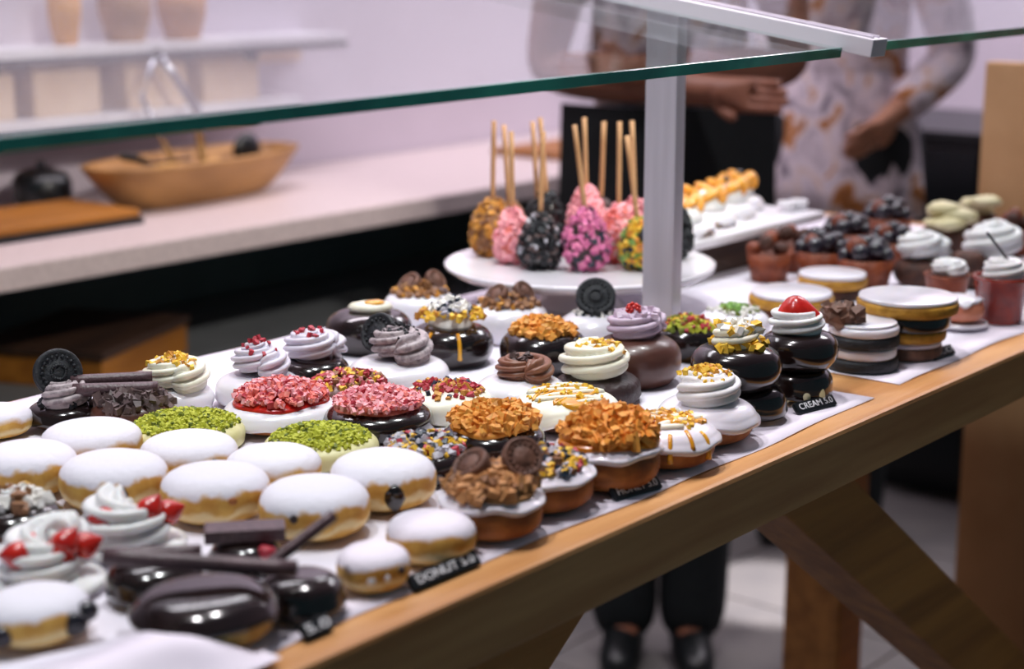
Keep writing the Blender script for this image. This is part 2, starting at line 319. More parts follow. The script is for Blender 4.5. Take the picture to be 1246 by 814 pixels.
# ---------------------------------------------------------------- bakery builders
def bun_prof(R, H, n=15, flat=.0):
    pr = []
    for i in range(n):
        a = -PI/2+PI*i/(n-1); c = max(0, math.cos(a)); s = math.sin(a)
        pr.append((R*c**.55 if c > 1e-6 else 0.0001, H*(.5+.5*math.copysign(abs(s)**.8, s))))
    return pr
def wobble(rnd, amp=.02):
    p = [rnd.uniform(0, 6.3) for _ in range(4)]
    return lambda a: 1+amp*(math.sin(2*a+p[0])+.6*math.sin(3*a+p[1])+.4*math.sin(5*a+p[2]))
def icing_geo(R, H, wob, rnd, low=.5, drip=.18, th=.003, seg=48):
    """cap of icing that follows the bun, thick and rolled at its wavy lower rim"""
    n = 14; vs = []; p = [rnd.uniform(0, 6.3) for _ in range(4)]
    def pt(s):
        a = -PI/2+PI*s; c = max(0, math.cos(a)); sn = math.sin(a)
        return R*c**.55 if c > 1e-6 else 0.0, H*(.5+.5*math.copysign(abs(sn)**.8, sn))
    for j in range(seg):
        A = 2*PI*j/seg; k = wob(A)
        e = low+drip*(.5*math.sin(3*A+p[0])+.35*math.sin(5*A+p[1])+.3*math.sin(8*A+p[2]))*.5
        for i in range(n+1):
            s = 1-(1-e)*i/n*.999
            r, z = pt(s); r2, z2 = pt(max(0, s-.01)); r3, z3 = pt(min(1, s+.01))
            tx, tz = r3-r2, z3-z2; L = math.hypot(tx, tz) or 1; nx, nz = tz/L, -tx/L
            if i == 0: nx, nz = 0, 1
            tt = th*(1+.5*(i > n-3)) if i < n else -.0008
            vs.append(((r+nx*tt)*k*math.cos(A), (r+nx*tt)*k*math.sin(A), z+nz*tt))
    m = n+1
    fs = [(j*m+i, j*m+i+1, ((j+1) % seg)*m+i+1, ((j+1) % seg)*m+i) for j in range(seg) for i in range(n)]
    return G().add(vs, fs)
def swirl_geo(R, H, turns=2.6, thick=.4, lobes=6, seed=0, star=.2):
    rnd = random.Random(seed); n = int(turns*34); path = []; rad = []
    a0 = rnd.uniform(0, 6.3)
    for i in range(n+1):
        t = i/n; rr = R*(1-thick)*(1-t)**.85; tr = R*thick*(1-.62*t); z = tr*.75+(H-R*thick*.9)*t**1.1
        if t > .94: tr *= max(.12, (1-t)/.06)
        a = a0+turns*2*PI*t
        path.append((rr*math.cos(a), rr*math.sin(a), z)); rad.append(tr)
    rad[0] *= .35; rad[1] *= .75
    return tube(path, rad, 56, True, star*1.7, lobes+2, .42, True)
class Bun:
    """a bun thing with helpers that put toppings on it; z is the height of the top"""
    def __init__(s, name, label, cat, loc, R, H, body, seed, part='bun', group=None, icing=None, rz=None, sx=1.0):
        s.rnd = random.Random(seed); s.seed = seed; s.R, s.H = R, H; s.z = H
        s.root = thing(name, label, cat, loc, s.rnd.uniform(0, 6.3) if rz is None else rz, group)
        s.wob = wobble(s.rnd, .014); s.sx = sx
        s.body = s.part(part, lathe(bun_prof(R, H), 40, s.wob), body)
        if icing:
            m, low, drip = icing[:3]; th = icing[3] if len(icing) > 3 else .003
            s.part('icing', icing_geo(R, H, s.wob, s.rnd, low, drip, th), m); s.z = H+th
    def part(s, name, g, m, smooth=True, **k):
        if s.sx != 1: g.v = [(a*s.sx, b, c) for a, b, c in g.v]
        return obj(name, g, m, s.root, smooth, **k)
    def surf(s, r):
        u = min(.98, r/s.R); c = u**(1/.55); a = math.acos(min(1, c)); return s.H*(.5+.5*math.sin(a)**.8)+(s.z-s.H)
    def crumbs(s, spec, R=None, mound=.004, size=.005, el=1.3, name='crumbs', ctr=(0, 0), z=None):
        size *= .8
        R = R or s.R*.78
        for m, n in spec:
            g = G()
            for _ in range(int(n*1.7)):
                r = R*math.sqrt(s.rnd.random()); a = s.rnd.uniform(0, 6.3)
                zz = (s.surf(r) if z is None else z)+mound*(1-(r/R)**2)*s.rnd.uniform(.3, 1)+size*.2
                chunk(g, (ctr[0]+r*math.cos(a), ctr[1]+r*math.sin(a), zz), size*s.rnd.uniform(.6, 1.25), s.rnd, el)
            s.part(name, g, m, False, kind='stuff')
        return s
    def mound(s, R, h, m, name='topping', drip=.1):
        """low heap that carries crumbs"""
        pr = [(R*math.sin(PI/2*(1-i/7)), h*math.cos(PI/2*(1-i/7))) for i in range(8)]
        pr = [(R*.98, -.004)]+pr; w = wobble(s.rnd, drip*.6)
        s.part(name, shift(lathe(pr, 36, w), (0, 0, s.surf(R*.8)-.001)), m); s.z += h*.8; return s
    def swirl(s, R, H, m, turns=2.6, thick=.4, lobes=6, name='cream_swirl', star=.2, z=None):
        s.part(name, shift(swirl_geo(R, H, turns, thick, lobes, s.seed, star), (0, 0, (s.surf(R*.6) if z is None else z)-.001)), m); s.sz = s.surf(R*.6); s.sR, s.sH = R, H; return s
    def on_swirl(s, spec, size=.004, el=1.2, lo=.15, hi=1.0, name='crumbs'):
        for m, n in spec:
            g = G()
            for _ in range(n):
                t = s.rnd.uniform(lo, hi); a = s.rnd.uniform(0, 6.3); tr = s.sR*.4*(1-.62*t); q = s.rnd.uniform(.1, .75); r = s.sR*.6*(1-t)**.85+tr*math.sin(q)
                chunk(g, (r*math.cos(a), r*math.sin(a), s.sz+tr*.75+(s.sH-s.sR*.36)*t**1.1+tr*math.cos(q)), size*s.rnd.uniform(.6, 1.2), s.rnd, el)
            s.part(name, g, m, False, kind='stuff')
        return s
    def bits(s, name, n, m, r, size, zoff=0, R=None, mtype='blob'):
        for _ in range(n):
            rr = (R or s.R*.5)*math.sqrt(s.rnd.random()); a = s.rnd.uniform(0, 6.3)
            g = blob(size, s.rnd, 1.1, .9, .8, .15, 1)
            s.part(name, shift(g, (rr*math.cos(a), rr*math.sin(a), s.surf(rr)+zoff)), m)
        return s
    def cookie(s, p, r, th, rot, m=None, name='cookie', filling=None):
        m = m or M['oreo']; Rm = Matrix.Translation(p) @ Euler(rot).to_matrix().to_4x4()
        def disc(z0, z1):
            g = lathe([(.0001, z0), (r*.8, z0), (r*.95, z0), (r, z0+(z1-z0)*.3), (r, z0+(z1-z0)*.7), (r*.95, z1), (r*.84, z1), (r*.8, z1-.0006), (r*.5, z1-.0006), (r*.46, z1), (.0001, z1)], 28)
            return g
        g = disc(-th/2, th/2) if not filling else disc(th*.12, th/2)
        if not filling:
            for k in range(16):
                a = 2*PI*k/16; chunk(g, (r*.65*math.cos(a), r*.65*math.sin(a), th/2), r*.12, s.rnd)
            s.part(name, xform(g, Rm), m); return s
        for k in range(20):
            a = 2*PI*k/20
            for q in (.3, .68): chunk(g, (r*q*math.cos(a), r*q*math.sin(a), th/2), r*.12, s.rnd)
        o = s.part(name, xform(g, Rm), m)
        obj('filling', xform(lathe([(.0001, -th*.12), (r*.92, -th*.12), (r*.92, th*.12), (.0001, th*.12)], 24), Rm), filling, o)
        obj('wafer', xform(disc(-th/2, -th*.12), Rm), m, o); return s
    def stick(s, a, b, r, m=None, name='chocolate_stick'):
        a, b = Vector(a), Vector(b); n = 8; pts = [a.lerp(b, i/n) for i in range(n+1)]
        s.part(name, tube(pts, r, 14), m or M['cigar']); return s
    def strawberry(s, p, L, rot, name='strawberry'):
        pr = [(.0001, 0)]+[(L*.42*math.sin(PI*min(1, (i/9))**.75)*.98+.0003, L*i/9) for i in range(1, 10)]
        g = lathe(pr, 20); seeds = G()
        s.part(name, xform(g, Matrix.Translation(p) @ Euler(rot).to_matrix().to_4x4()), M['red']); return s
    def zigzag(s, m, R, n=6, r=.0016, name='drizzle', ang=.3):
        pts = []
        for i in range(n*6+1):
            t = i/(n*6); x = R*(2*t-1)*.92; y = math.sqrt(max(0, R*R-x*x))*.95*math.sin(i/6*PI)
            q = (x*math.cos(ang)-y*math.sin(ang), x*math.sin(ang)+y*math.cos(ang)); pts.append((q[0], q[1], s.surf(math.hypot(*q))+r*.3))
        s.part(name, tube(pts, r, 6), m); return s
    def drip(s, m, ang, z_low, r=.002, name='drip'):
        """a run of caramel down the side"""
        pts = []
        for i in range(9):
            t = i/8; sv = 1-t*(1-z_low)*.98; a = -PI/2+PI*sv; c = max(0, math.cos(a)); rr = (s.R+.003)*c**.55+.0008; zz = s.H*(.5+.5*math.copysign(abs(math.sin(a))**.8, math.sin(a)))+.003*max(0, math.sin(a))
            k = s.wob(ang); pts.append((rr*k*math.cos(ang), rr*k*math.sin(ang), zz))
        pts = pts[3:]; s.part(name, tube(pts, [r]*(len(pts)-1)+[r*1.3], 8), m); return s

def place(cx, y, wpx, ratio, mode='b', z0=ZP):
    """where a round cake stands and its radius, from where it is seen"""
    if mode == 'b':
        P = at(cx, y, z0); dep = (P-CAM) @ FW; R = wpx/2*dep/F
        d = P[:2]/np.linalg.norm(P[:2]); c = P[:2]+d*R*.8
    else:
        P = at(cx, y, z0+.045); dep = (P-CAM) @ FW; R = wpx/2*dep/F
        P = at(cx, y, z0+2*R*ratio if ratio < 1 else z0+R*ratio); d = P[:2]/np.linalg.norm(P[:2]); c = P[:2]-d*R*.35
    return [c[0], c[1], R]
def relax(items, gap=.0, it=60, k=.965):
    for _ in range(it):
        for i in range(len(items)):
            for j in range(i):
                a, b = items[i], items[j]; dx, dy = a[0]-b[0], a[1]-b[1]; d = math.hypot(dx, dy) or 1e-6; m = (a[2]+b[2])*k+gap-d
                if m > 0:
                    ux, uy = dx/d*m*.5, dy/d*m*.5; a[0] += ux; a[1] += uy; b[0] -= ux; b[1] -= uy
    return items
CAMDIR = lambda c: math.atan2(-c[1], -c[0])

# every cake on the table: key: (x, y, width, mode, height / diameter)
SPEC = dict(
 p1=(14, 487, 96, 't', .40), p2=(120, 505, 130, 't', .40), p3=(36, 612, 132, 'b', .46), p4=(141, 630, 142, 'b', .46),
 p5=(229, 520, 128, 't', .40), p6=(264, 646, 143, 'b', .46), p7=(347, 530, 124, 't', .40), p8=(389, 664, 148, 'b', .46),
 p9=(462, 632, 143, 'b', .46), p10=(455, 727, 98, 'b', .55), p11=(527, 693, 118, 'b', .48),
 l1=(165, 690, 138, 'b', .35), l2=(62, 738, 150, 'b', .35), l3=(22, 665, 110, 'b', .35), l4=(48, 795, 138, 'b', .45),
 e1=(253, 804, 178, 'b', .36), e2=(368, 760, 98, 'b', .48), e3=(190, 742, 110, 'b', .42), e4=(300, 700, 80, 'b', .4),
 c1=(76, 530, 88, 'b', .34), c2=(156, 532, 100, 'b', .36), c3=(214, 506, 92, 'b', .30), c4=(316, 500, 104, 'b', .34), c5=(382, 480, 90, 'b', .42),
 c6=(325, 545, 146, 'b', .24), c7=(258, 552, 144, 'b', .2), c8=(396, 566, 140, 'b', .2), c9=(468, 538, 134, 'b', .26), c10=(428, 502, 108, 'b', .28),
 c11=(516, 592, 122, 'b', .30), c12=(541, 522, 116, 'b', .26), c13=(600, 570, 130, 'b', .32), c14=(676, 528, 128, 'b', .3), f6=(662, 632, 128, 'b', .46),
 f7=(602, 663, 134, 'b', .44), f5=(736, 606, 138, 'b', .46), f4=(810, 577, 124, 'b', .42), f3=(858, 548, 120, 'b', .42),
 c16=(727, 497, 106, 'b', .3), c17=(600, 514, 112, 'b', .3), c18=(483, 482, 122, 'b', .26), c19=(450, 434, 106, 'b', .46), c20=(549, 450, 104, 'b', .46),
 c21=(512, 400, 88, 'b', .44), c22=(618, 420, 98, 'b', .44), c23=(661, 460, 108, 'b', .48), c24=(724, 428, 88, 'b', .44), c25=(774, 474, 110, 'b', .52),
 c26=(835, 440, 78, 'b', .5), c27=(892, 420, 86, 'b', .4), c28=(914, 516, 82, 'b', .5), c29=(970, 493, 82, 'b', .5), c30=(1048, 455, 94, 'b', .16),
)
POS = {k: place(v[0], v[1], v[2], v[4], v[3]) for k, v in SPEC.items()}
for q in POS.values(): q[2] *= .95
for _ in range(6):
    relax(list(POS.values()), 0, 10)
    for q in POS.values(): q[1] = min(q[1], 1.315-q[2])
def B(key, name, label, body, seed, z0=None, cat='doughnut', hr=None, **k):
    c = POS[key]; R = c[2]; H = 2*R*(hr or SPEC[key][4]); loc = (c[0], c[1], ZP if z0 is None else z0)
    b = Bun(name, label, cat, loc, R, H, body, seed, rz=CAMDIR(c), **k); return b   # local +x looks at the camera

# powdered doughnuts
PL = dict(p1='powdered doughnut cut by the frame edge, farthest of its sugar-dusted row', p2='smooth powdered doughnut just in front of the chocolate cigar cake',
 p3='powdered doughnut with a torn golden side near the frame edge', p4='powdered doughnut directly behind the strawberry cream doughnut, dark filling at its side',
 p5='powdered doughnut in front of the first pistachio cake, dark filling spots', p6='big powdered doughnut with pale waist line, behind the chocolate slab',
 p7='powdered doughnut half hidden in front of the second pistachio cake', p8='plump powdered doughnut above the upright chocolate stick, one dark dot',
 p9='powdered doughnut with a large black filling hole in its side', p10='small powdered doughnut with white cream dots beside the longest price sign', p11='powdered doughnut at the table edge with a browned end')
for i, (k, lab) in enumerate(PL.items()):
    b = B(k, 'powdered_doughnut', lab, M['powder_low'] if k in ('p2', 'p5', 'p7', 'p1') else M['powder'], 100+i, group='powdered doughnuts')
    b.body.name = 'bun'
    def hole(ang, z, s, m, n='filling', sz=1.0):
        r = b.R*b.wob(ang)*.985; b.part(n, shift(blob(s, b.rnd, .5, 1, sz, .2), (r*math.cos(ang), r*math.sin(ang), z*b.H)), m)
    if k == 'p4': hole(.1, .5, .006, M['choc_matt']); hole(-.35, .42, .004, M['choc_matt'])
    if k == 'p5': hole(.5, .5, .005, M['choc_matt']); hole(.15, .42, .004, M['choc_matt'])
    if k == 'p8': hole(-.35, .6, .0035, M['choc_matt'])
    if k == 'p9': hole(.2, .42, .0075, M['choc'], sz=1.3)
    if k == 'p10': hole(.35, .5, .0025, M['cream_white'], 'cream_dot'); hole(-.05, .46, .0025, M['cream_white'], 'cream_dot'); hole(.8, .6, .0035, M['choc_matt'])
    if k == 'p3': hole(-.05, .38, .009, M['dough_pale'], 'torn_dough', .7)
    if k == 'p6': hole(.3, .62, .003, M['dough'], 'browned_spot')

# cream and strawberry, lower corner
for k, lab, sd in (('l1', 'white cream rosette doughnut topped with cut strawberries, behind the chocolate ones', 130), ('l2', 'larger white cream rosette doughnut with one strawberry cluster, near the crumpled paper', 131)):
    b = B(k, 'strawberry_cream_doughnut', lab, M['cream_white'], sd, hr=.15, part='cream_base')
    b.swirl(b.R*1.08, b.R*.46, M['cream_white'], 1.3, .5, 7, star=.2)
    zt = b.sz+b.sH*.95
    for q, (x, y) in enumerate([(.008, -.010), (.010, .006), (-.004, -.002), (-.002, .016), (.013, .016)]):
        b.strawberry((x, y, zt-.001*q), .022, (1.2*math.cos(q*2), 1.1*math.sin(q*1.7+1), q))
b = B('l3', 'chocolate_nut_doughnut', 'chocolate topped doughnut with white nut pieces at the frame edge', M['dough_dark'], 132, icing=(M['choc'], .45, .1))
b.crumbs([(M['white_bits'], 26), (M['brown_bits'], 12)], b.R*.7, .006, .010, 1.1, 'nut_pieces')
b.swirl(b.R*.45, .014, M['cream_white'], 1.4, .45, 5)
b = B('l4', 'blueberry_doughnut', 'nearest powdered doughnut with dark berries pressed in its golden side', M['powder'], 133)
for a, z in ((.75, .5), (-.7, .42), (-.95, .5), (1.15, .62)):
    r = b.R*.98; b.part('berry', shift(blob(.0075, b.rnd, .8, 1, 1, .1), (r*math.cos(a), r*math.sin(a), z*b.H)), M['berry'])
# crumpled paper
rnd = random.Random(8); g = G(); nx = 36; vs = []
for j in range(nx+1):
    for i in range(nx+1):
        u, v = i/nx, j/nx; x = .43+.20*u; y = .69+.13*v-.06*u*v
        h = .004+.030*(math.sin(PI*v)**.7)*math.sin(PI*min(1, u*1.05))**.5*(.75+.25*math.sin(9*u+4*v)*math.cos(7*v-3*u))
        vs.append((x, y, ZT+.0025+h*(.4+.6*abs(math.sin(3.1*u+1.2+2*v)))))
n = len(vs); k = nx+1; vs += [(a, b, c-.0008) for a, b, c in vs]
fs = [(j*k+i, j*k+i+1, (j+1)*k+i+1, (j+1)*k+i) for j in range(nx) for i in range(nx)]; fs += [tuple(n+q for q in f[::-1]) for f in fs]
obj('crumpled_paper', g.add(vs, fs), M['paper'], label='crumpled white paper corner in front of the nearest doughnuts', cat='paper')

# chocolate glazed with sticks
b = B('e1', 'chocolate_glazed_doughnut', 'biggest dark glazed doughnut at the front, shiny, golden base showing', M['dough_pale'], 140, icing=(M['choc'], .5, .06, .0035))
b.stick((-.020, -.060, b.z+.016), (-.004, .056, b.z+.006), .0052)
b = B('e2', 'chocolate_glazed_doughnut', 'small round dark glazed doughnut with an upright chocolate stick', M['dough_pale'], 141, icing=(M['choc'], .36, .08, .0035))
b.stick((-.002, -.026, b.z+.001), (-.022, .022, b.z+.030), .004)
b = B('e3', 'chocolate_glazed_doughnut', 'dark glazed doughnut tucked behind the biggest one, below strawberries', M['dough_pale'], 142, icing=(M['choc'], .3, .1, .0035))
b.stick((.0, -.03, b.z+.004), (.006, .03, b.z+.004), .005)
b = B('e4', 'chocolate_slab_doughnut', 'dark doughnut carrying a flat grey chocolate slab and pink petal', M['dough_dark'], 143, icing=(M['choc'], .4, .08))
b.part('chocolate_slab', shift(box(-.011, .011, -.027, .027, 0, .009, .001), (0, 0, b.z+.0005)), M['cigar'], False)
b.part('petal', shift(blob(.0055, b.rnd, 1, 1.3, .8, .3), (.020, .014, b.surf(.024)+.002)), M['red_bits'])

# middle rows
b = B('c1', 'cookie_topped_doughnut', 'dark cream doughnut with a black sandwich cookie standing on it', M['dough_dark'], 150, icing=(M['choc'], .4, .1))
b.swirl(b.R*.9, .022, M['cream_grey'], 1.8, .4); b.cookie((-.006, -.004, b.z+.024), .021, .010, (0, 1.25, .2), filling=M['cream_white'])
b.crumbs([(M['oreo'], 30)], mound=.012)
b = B('c2', 'chocolate_cigar_cake', 'flaky chocolate cake with two rolled chocolate cigars across it', M['dough_dark'], 151, icing=(M['choc_brown'], .4, .1))
b.crumbs([(M['flake'], 110)], b.R*.95, .004, .008, 1.8, 'flakes')
b.stick((-.004, -.05, b.z+.008), (.004, .022, b.z+.008), .006); b.stick((-.022, -.052, b.z+.012), (-.02, .018, b.z+.012), .0055)
def cream_cake(key, name, label, seed, cake, swm, cr, hr=None, icing=None, R=.92, H=.9, turns=2.4, th=.4, star=.2, lobes=6):
    b = B(key, name, label, cake, seed, icing=icing, hr=hr); b.swirl(b.R*R, b.R*H, swm, turns, th, lobes, star=star)
    if cr: b.on_swirl(cr)
    return b
Y = [(M['yellow'], 34), (M['gold'], 12)]
b = cream_cake('c3', 'lemon_cream_doughnut', 'ivory cream rosette with yellow crumbs beside the chocolate cigars', 152, M['dough_pale'], M['cream'], Y, icing=(M['white'], .25, .1), R=1.02, H=1.0, turns=3)
RB = [(M['red_bits'], 16)]
b = cream_cake('c4', 'berry_cream_doughnut', 'lilac white rosette with red berry bits on a white iced base', 153, M['dough_pale'], M['cream_lilac'], RB, icing=(M['white'], .3, .1), R=.82, H=1.0, turns=2.6)
b = cream_cake('c5', 'berry_cream_doughnut', 'lilac white rosette with red berry bits on a dark chocolate base', 154, M['dough_dark'], M['cream_lilac'], RB, icing=(M['choc'], .3, .1), R=.98, H=.95)
b = B('c6', 'strawberry_crumb_cake', 'flat cake with red glaze and coral strawberry crumbs, white rim', M['dough'], 155, icing=(M['white'], .42, .1))
b.mound(b.R*.86, .007, M['red'], 'glaze'); b.crumbs([(M['coral'], 150), (M['pink'], 170), (M['red_bits'], 40)], b.R*.84, .010, .0048)
for k, lab, sd in (('c7', 'flat pistachio cake with green crumbs behind the back powdered row, nearer the cigars', 156), ('c8', 'flat pistachio cake with green crumbs in front of the pink crumb cake', 157)):
    b = B(k, 'pistachio_cake', lab, M['green_glaze'], sd, icing=(M['green_glaze'], .3, .1), sx=1.0)
    b.crumbs([(M['green'], 330), (M['green_dark'], 60)], b.R*.92, .003, .0038)
b = B('c9', 'pink_crumb_cake', 'flat chocolate cake heaped with pink sugar crumbs', M['dough_dark'], 158, icing=(M['choc'], .3, .1))
b.mound(b.R*.8, .006, M['coral'], 'glaze'); b.crumbs([(M['pink'], 230), (M['coral'], 70), (M['red_bits'], 40)], b.R*.86, .008, .0048)
b = B('c10', 'mixed_crumb_cake', 'flat brown cake with red and yellow dried fruit crumbs', M['dough_dark'], 159, icing=(M['choc_brown'], .35, .1))
b.crumbs([(M['red_bits'], 50), (M['yellow'], 30), (M['brown_bits'], 50), (M['pink'], 20)], b.R*.88, .005, .005)
b = B('c11', 'mixed_crumb_cake', 'dark glazed cake with grey, yellow and red sugar bits beside the powdered ones', M['dough_dark'], 160, icing=(M['choc'], .35, .1))
b.crumbs([(M['grey_bits'], 60), (M['yellow'], 34), (M['red_bits'], 16), (M['blue_bits'], 30)], b.R*.88, .006, .006)
b = B('c12', 'ivory_iced_cake', 'flat ivory iced cake sprinkled with dark red fruit bits', M['dough'], 161, icing=(M['cream'], .3, .14, .004))
b.crumbs([(M['red_bits'], 42), (M['gold'], 26), (M['blue_bits'], 6)], b.R*.85, .003, .005)
b = B('c13', 'crumble_doughnut', 'dark glazed doughnut covered in orange crumble strands behind the biscuit doughnut', M['dough_dark'], 162, icing=(M['choc'], .35, .1))
b.mound(b.R*.86, .007, M['orange']); b.crumbs([(M['orange'], 170), (M['gold'], 40)], b.R*.9, .008, .006, 2.0, 'crumble')
b = B('c14', 'caramel_cream_doughnut', 'flat pale cream doughnut striped with yellow caramel, behind the orange crumble', M['dough_dark'], 163, icing=(M['cream'], .45, .14, .004))
b.mound(b.R*.62, .003, M['caramel'], 'caramel', .5); b.z -= .0024; b.zigzag(M['cream'], b.R*.8, 5, .0026, 'cream_stripe', .3); b.zigzag(M['caramel'], b.R*.84, 6, .0018, 'drizzle', 1.1); b.crumbs([(M['yellow'], 30)], b.R*.8, .004, .004)

# front row by the table edge
b = B('f7', 'biscuit_caramel_doughnut', 'brown doughnut with tan crumble and two broken chocolate biscuits at table edge', M['dough'], 170, icing=(M['white'], .60, .08, .003))
b.mound(b.R*.84, .006, M['tan']); b.crumbs([(M['tan'], 100), (M['brown_bits'], 40)], b.R*.9, .006, .008, 1.4, 'crumble')
b.cookie((.0, -.014, b.z+.010), .014, .009, (.5, .35, 0), M['cookie_brown'], 'biscuit'); b.cookie((-.004, .022, b.z+.014), .015, .010, (.2, 1.0, .5), M['cookie_brown'], 'biscuit')
b = B('f6', 'sugar_bit_doughnut', 'white iced doughnut with black, grey and yellow sugar bits by the table edge', M['dough'], 171, icing=(M['white'], .58, .08, .003))
b.crumbs([(M['grey_bits'], 54), (M['yellow'], 50), (M['blue_bits'], 56), (M['red_bits'], 16), (M['brown_bits'], 20)], b.R*.86, .005, .006, 1.4)
b = B('f5', 'crumble_doughnut', 'white iced brown doughnut heaped with bright orange crumble over orange glaze', M['dough'], 172, icing=(M['white'], .60, .08, .003))
b.mound(b.R*.93, .007, M['orange_deep'], 'glaze'); b.crumbs([(M['orange'], 210), (M['gold'], 36)], b.R*.88, .014, .0068, 2.2, 'crumble')
b = B('f4', 'caramel_drip_doughnut', 'white iced doughnut with caramel running down its side', M['dough'], 173, icing=(M['white'], .50, .05, .004))
b.mound(b.R*.5, .003, M['caramel'], 'caramel', .6); b.z -= .0024; b.zigzag(M['cream'], b.R*.7, 4, .003, 'cream_stripe', .5); b.crumbs([(M['gold'], 16), (M['yellow'], 24)], b.R*.7, .004, .0042)
for a in (-.5, .05, .5, .9): b.drip(M['caramel'], a, .42 if a != .5 else .55)
b.zigzag(M['caramel'], b.R*.5, 4, .0034, 'caramel', 2.2)
b = cream_cake('f3', 'lemon_cream_doughnut', 'white iced doughnut with white rosette and yellow crumbs beside dark stack', 174, M['dough'], M['cream_white'], [(M['yellow'], 50), (M['gold'], 16)], icing=(M['white'], .47, .05, .004), R=.84, H=.8, turns=2.4, star=.14)

# behind them
b = cream_cake('c16', 'lemon_cream_doughnut', 'ivory cream rosette on a dark base with yellow crumbs, before the brown raspberry doughnut', 175, M['dough_dark'], M['cream'], Y, icing=(M['choc_matt'], .3, .1), R=1.02, H=.92, turns=2.2, th=.42)
b = B('c17', 'chocolate_cream_doughnut', 'white iced doughnut with a brown chocolate rosette', M['dough_pale'], 176, icing=(M['white'], .25, .1, .004))
b.swirl(b.R*.82, b.R*.46, M['cream_brown'], 1.9, .36, 6); b.crumbs([(M['flake'], 24)], b.R*.4, .012, .005, z=b.z+.010)
b = B('c18', 'cookie_cream_doughnut', 'white iced doughnut with tall grey cookie cream and a black cookie', M['dough_pale'], 177, icing=(M['white'], .25, .1, .004))
b.swirl(b.R*.78, b.R*.86, M['cream_grey'], 2.3, .42, 6, star=.2); b.cookie((-.012, -.018, b.z+.022), .020, .008, (0, 1.1, -.7)); b.on_swirl([(M['oreo'], 40)], .003)
b = B('c19', 'dark_glazed_doughnut', 'dark glossy doughnut topped with a white and yellow dollop', M['dough_dark'], 178, icing=(M['choc'], .12, .04, .003))
b.part('dollop', shift(blob(.018, b.rnd, 1.2, 1.3, .35, .12), (.002, .002, b.z+.003)), M['cream']); b.part('yolk_drop', shift(blob(.008, b.rnd, 1, 1.3, .5, .15), (.008, .006, b.z+.008)), M['caramel'])
b = B('c20', 'dark_glazed_doughnut', 'dark glossy doughnut heaped with white sugar bits and yellow crumbs', M['dough_dark'], 179, icing=(M['choc'], .12, .04, .003))
b.mound(b.R*.55, .016, M['white_bits']); b.crumbs([(M['white_bits'], 60), (M['grey_bits'], 30), (M['blue_bits'], 16)], b.R*.5, .014, .007); b.crumbs([(M['yellow'], 30), (M['gold'], 24)], b.R*.85, .0, .006, z=None if True else 0)
for a in (.2, -.6): b.drip(M['caramel'], a, .4)
for k, lab, sd in (('c21', 'white glazed doughnut with broken brown biscuits, farthest beside the dark dollop one', 180), ('c22', 'white glazed doughnut with broken brown biscuits in front of the cake stand', 181)):
    b = B(k, 'biscuit_topped_doughnut', lab, M['dough_pale'], sd, icing=(M['white'], .2, .05, .004))
    b.crumbs([(M['brown_bits'], 44), (M['gold'], 26), (M['flake'], 16)], b.R*.8, .008, .007)
    b.cookie((.004, -.012, b.z+.008), .014, .008, (.6, .5, 0), M['cookie_brown'], 'biscuit'); b.cookie((-.004, .017, b.z+.010), .013, .008, (-.7, .6, 0), M['cookie_brown'], 'biscuit')
b = B('c23', 'dark_glazed_doughnut', 'dark glossy doughnut with a golden crumble crown, before the white biscuit one', M['dough_dark'], 182, icing=(M['choc'], .12, .04, .003))
b.crumbs([(M['orange'], 70), (M['gold'], 40)], b.R*.8, .009, .0075, 1.3, 'crumble')
b = B('c24', 'cookie_topped_doughnut', 'white glazed doughnut crowned by a tilted black sandwich cookie', M['dough_pale'], 183, icing=(M['white'], .2, .05, .004))
b.cookie((.0, .0, b.z+.016), .021, .012, (.25, .95, .3), filling=M['cream_white']); b.crumbs([(M['oreo'], 26), (M['white_bits'], 14)], b.R*.6, .004, .005)
b = B('c25', 'raspberry_doughnut', 'brown glazed doughnut with mauve rosette and a red raspberry', M['dough_dark'], 184, icing=(M['choc_brown'], .1, .05, .003))
b.swirl(b.R*.82, b.R*.62, M['cream_mauve'], 2.2, .42, 6); b.on_swirl([(M['cream_mauve'], 40)], .005, 1.6)
ras = G(); rz = b.sz+b.sH*.95
for q in range(26):
    t = q/26; a = q*2.4; rr = .0062*math.sqrt(1-(t*1.5-.6)**2) if abs(t*1.5-.6) < 1 else .001; ras.add(*(lambda z: (z.v, z.f))(shift(blob(.0024, b.rnd, jit=.05, sub=1), (rr*math.cos(a), rr*math.sin(a)-.004, rz+.010*t-.003))))
b.part('raspberry', ras, M['red'])
b = B('c26', 'fruit_crumb_doughnut', 'dark glossy doughnut with green, red and yellow fruit crumbs by the post', M['dough_dark'], 185, icing=(M['choc'], .12, .04, .003))
b.crumbs([(M['green'], 30), (M['red_bits'], 34), (M['yellow'], 22), (M['green_dark'], 14)], b.R*.85, .007, .006)
b = B('c27', 'pistachio_iced_doughnut', 'white iced doughnut with a green pistachio heap, beyond the post', M['dough_pale'], 186, icing=(M['white'], .25, .05, .0045))
b.crumbs([(M['green_soft'], 46)], b.R*.4, .004, .0055); b.crumbs([(M['green_dark'], 14), (M['white_bits'], 30)], b.R*.8, .002, .005)
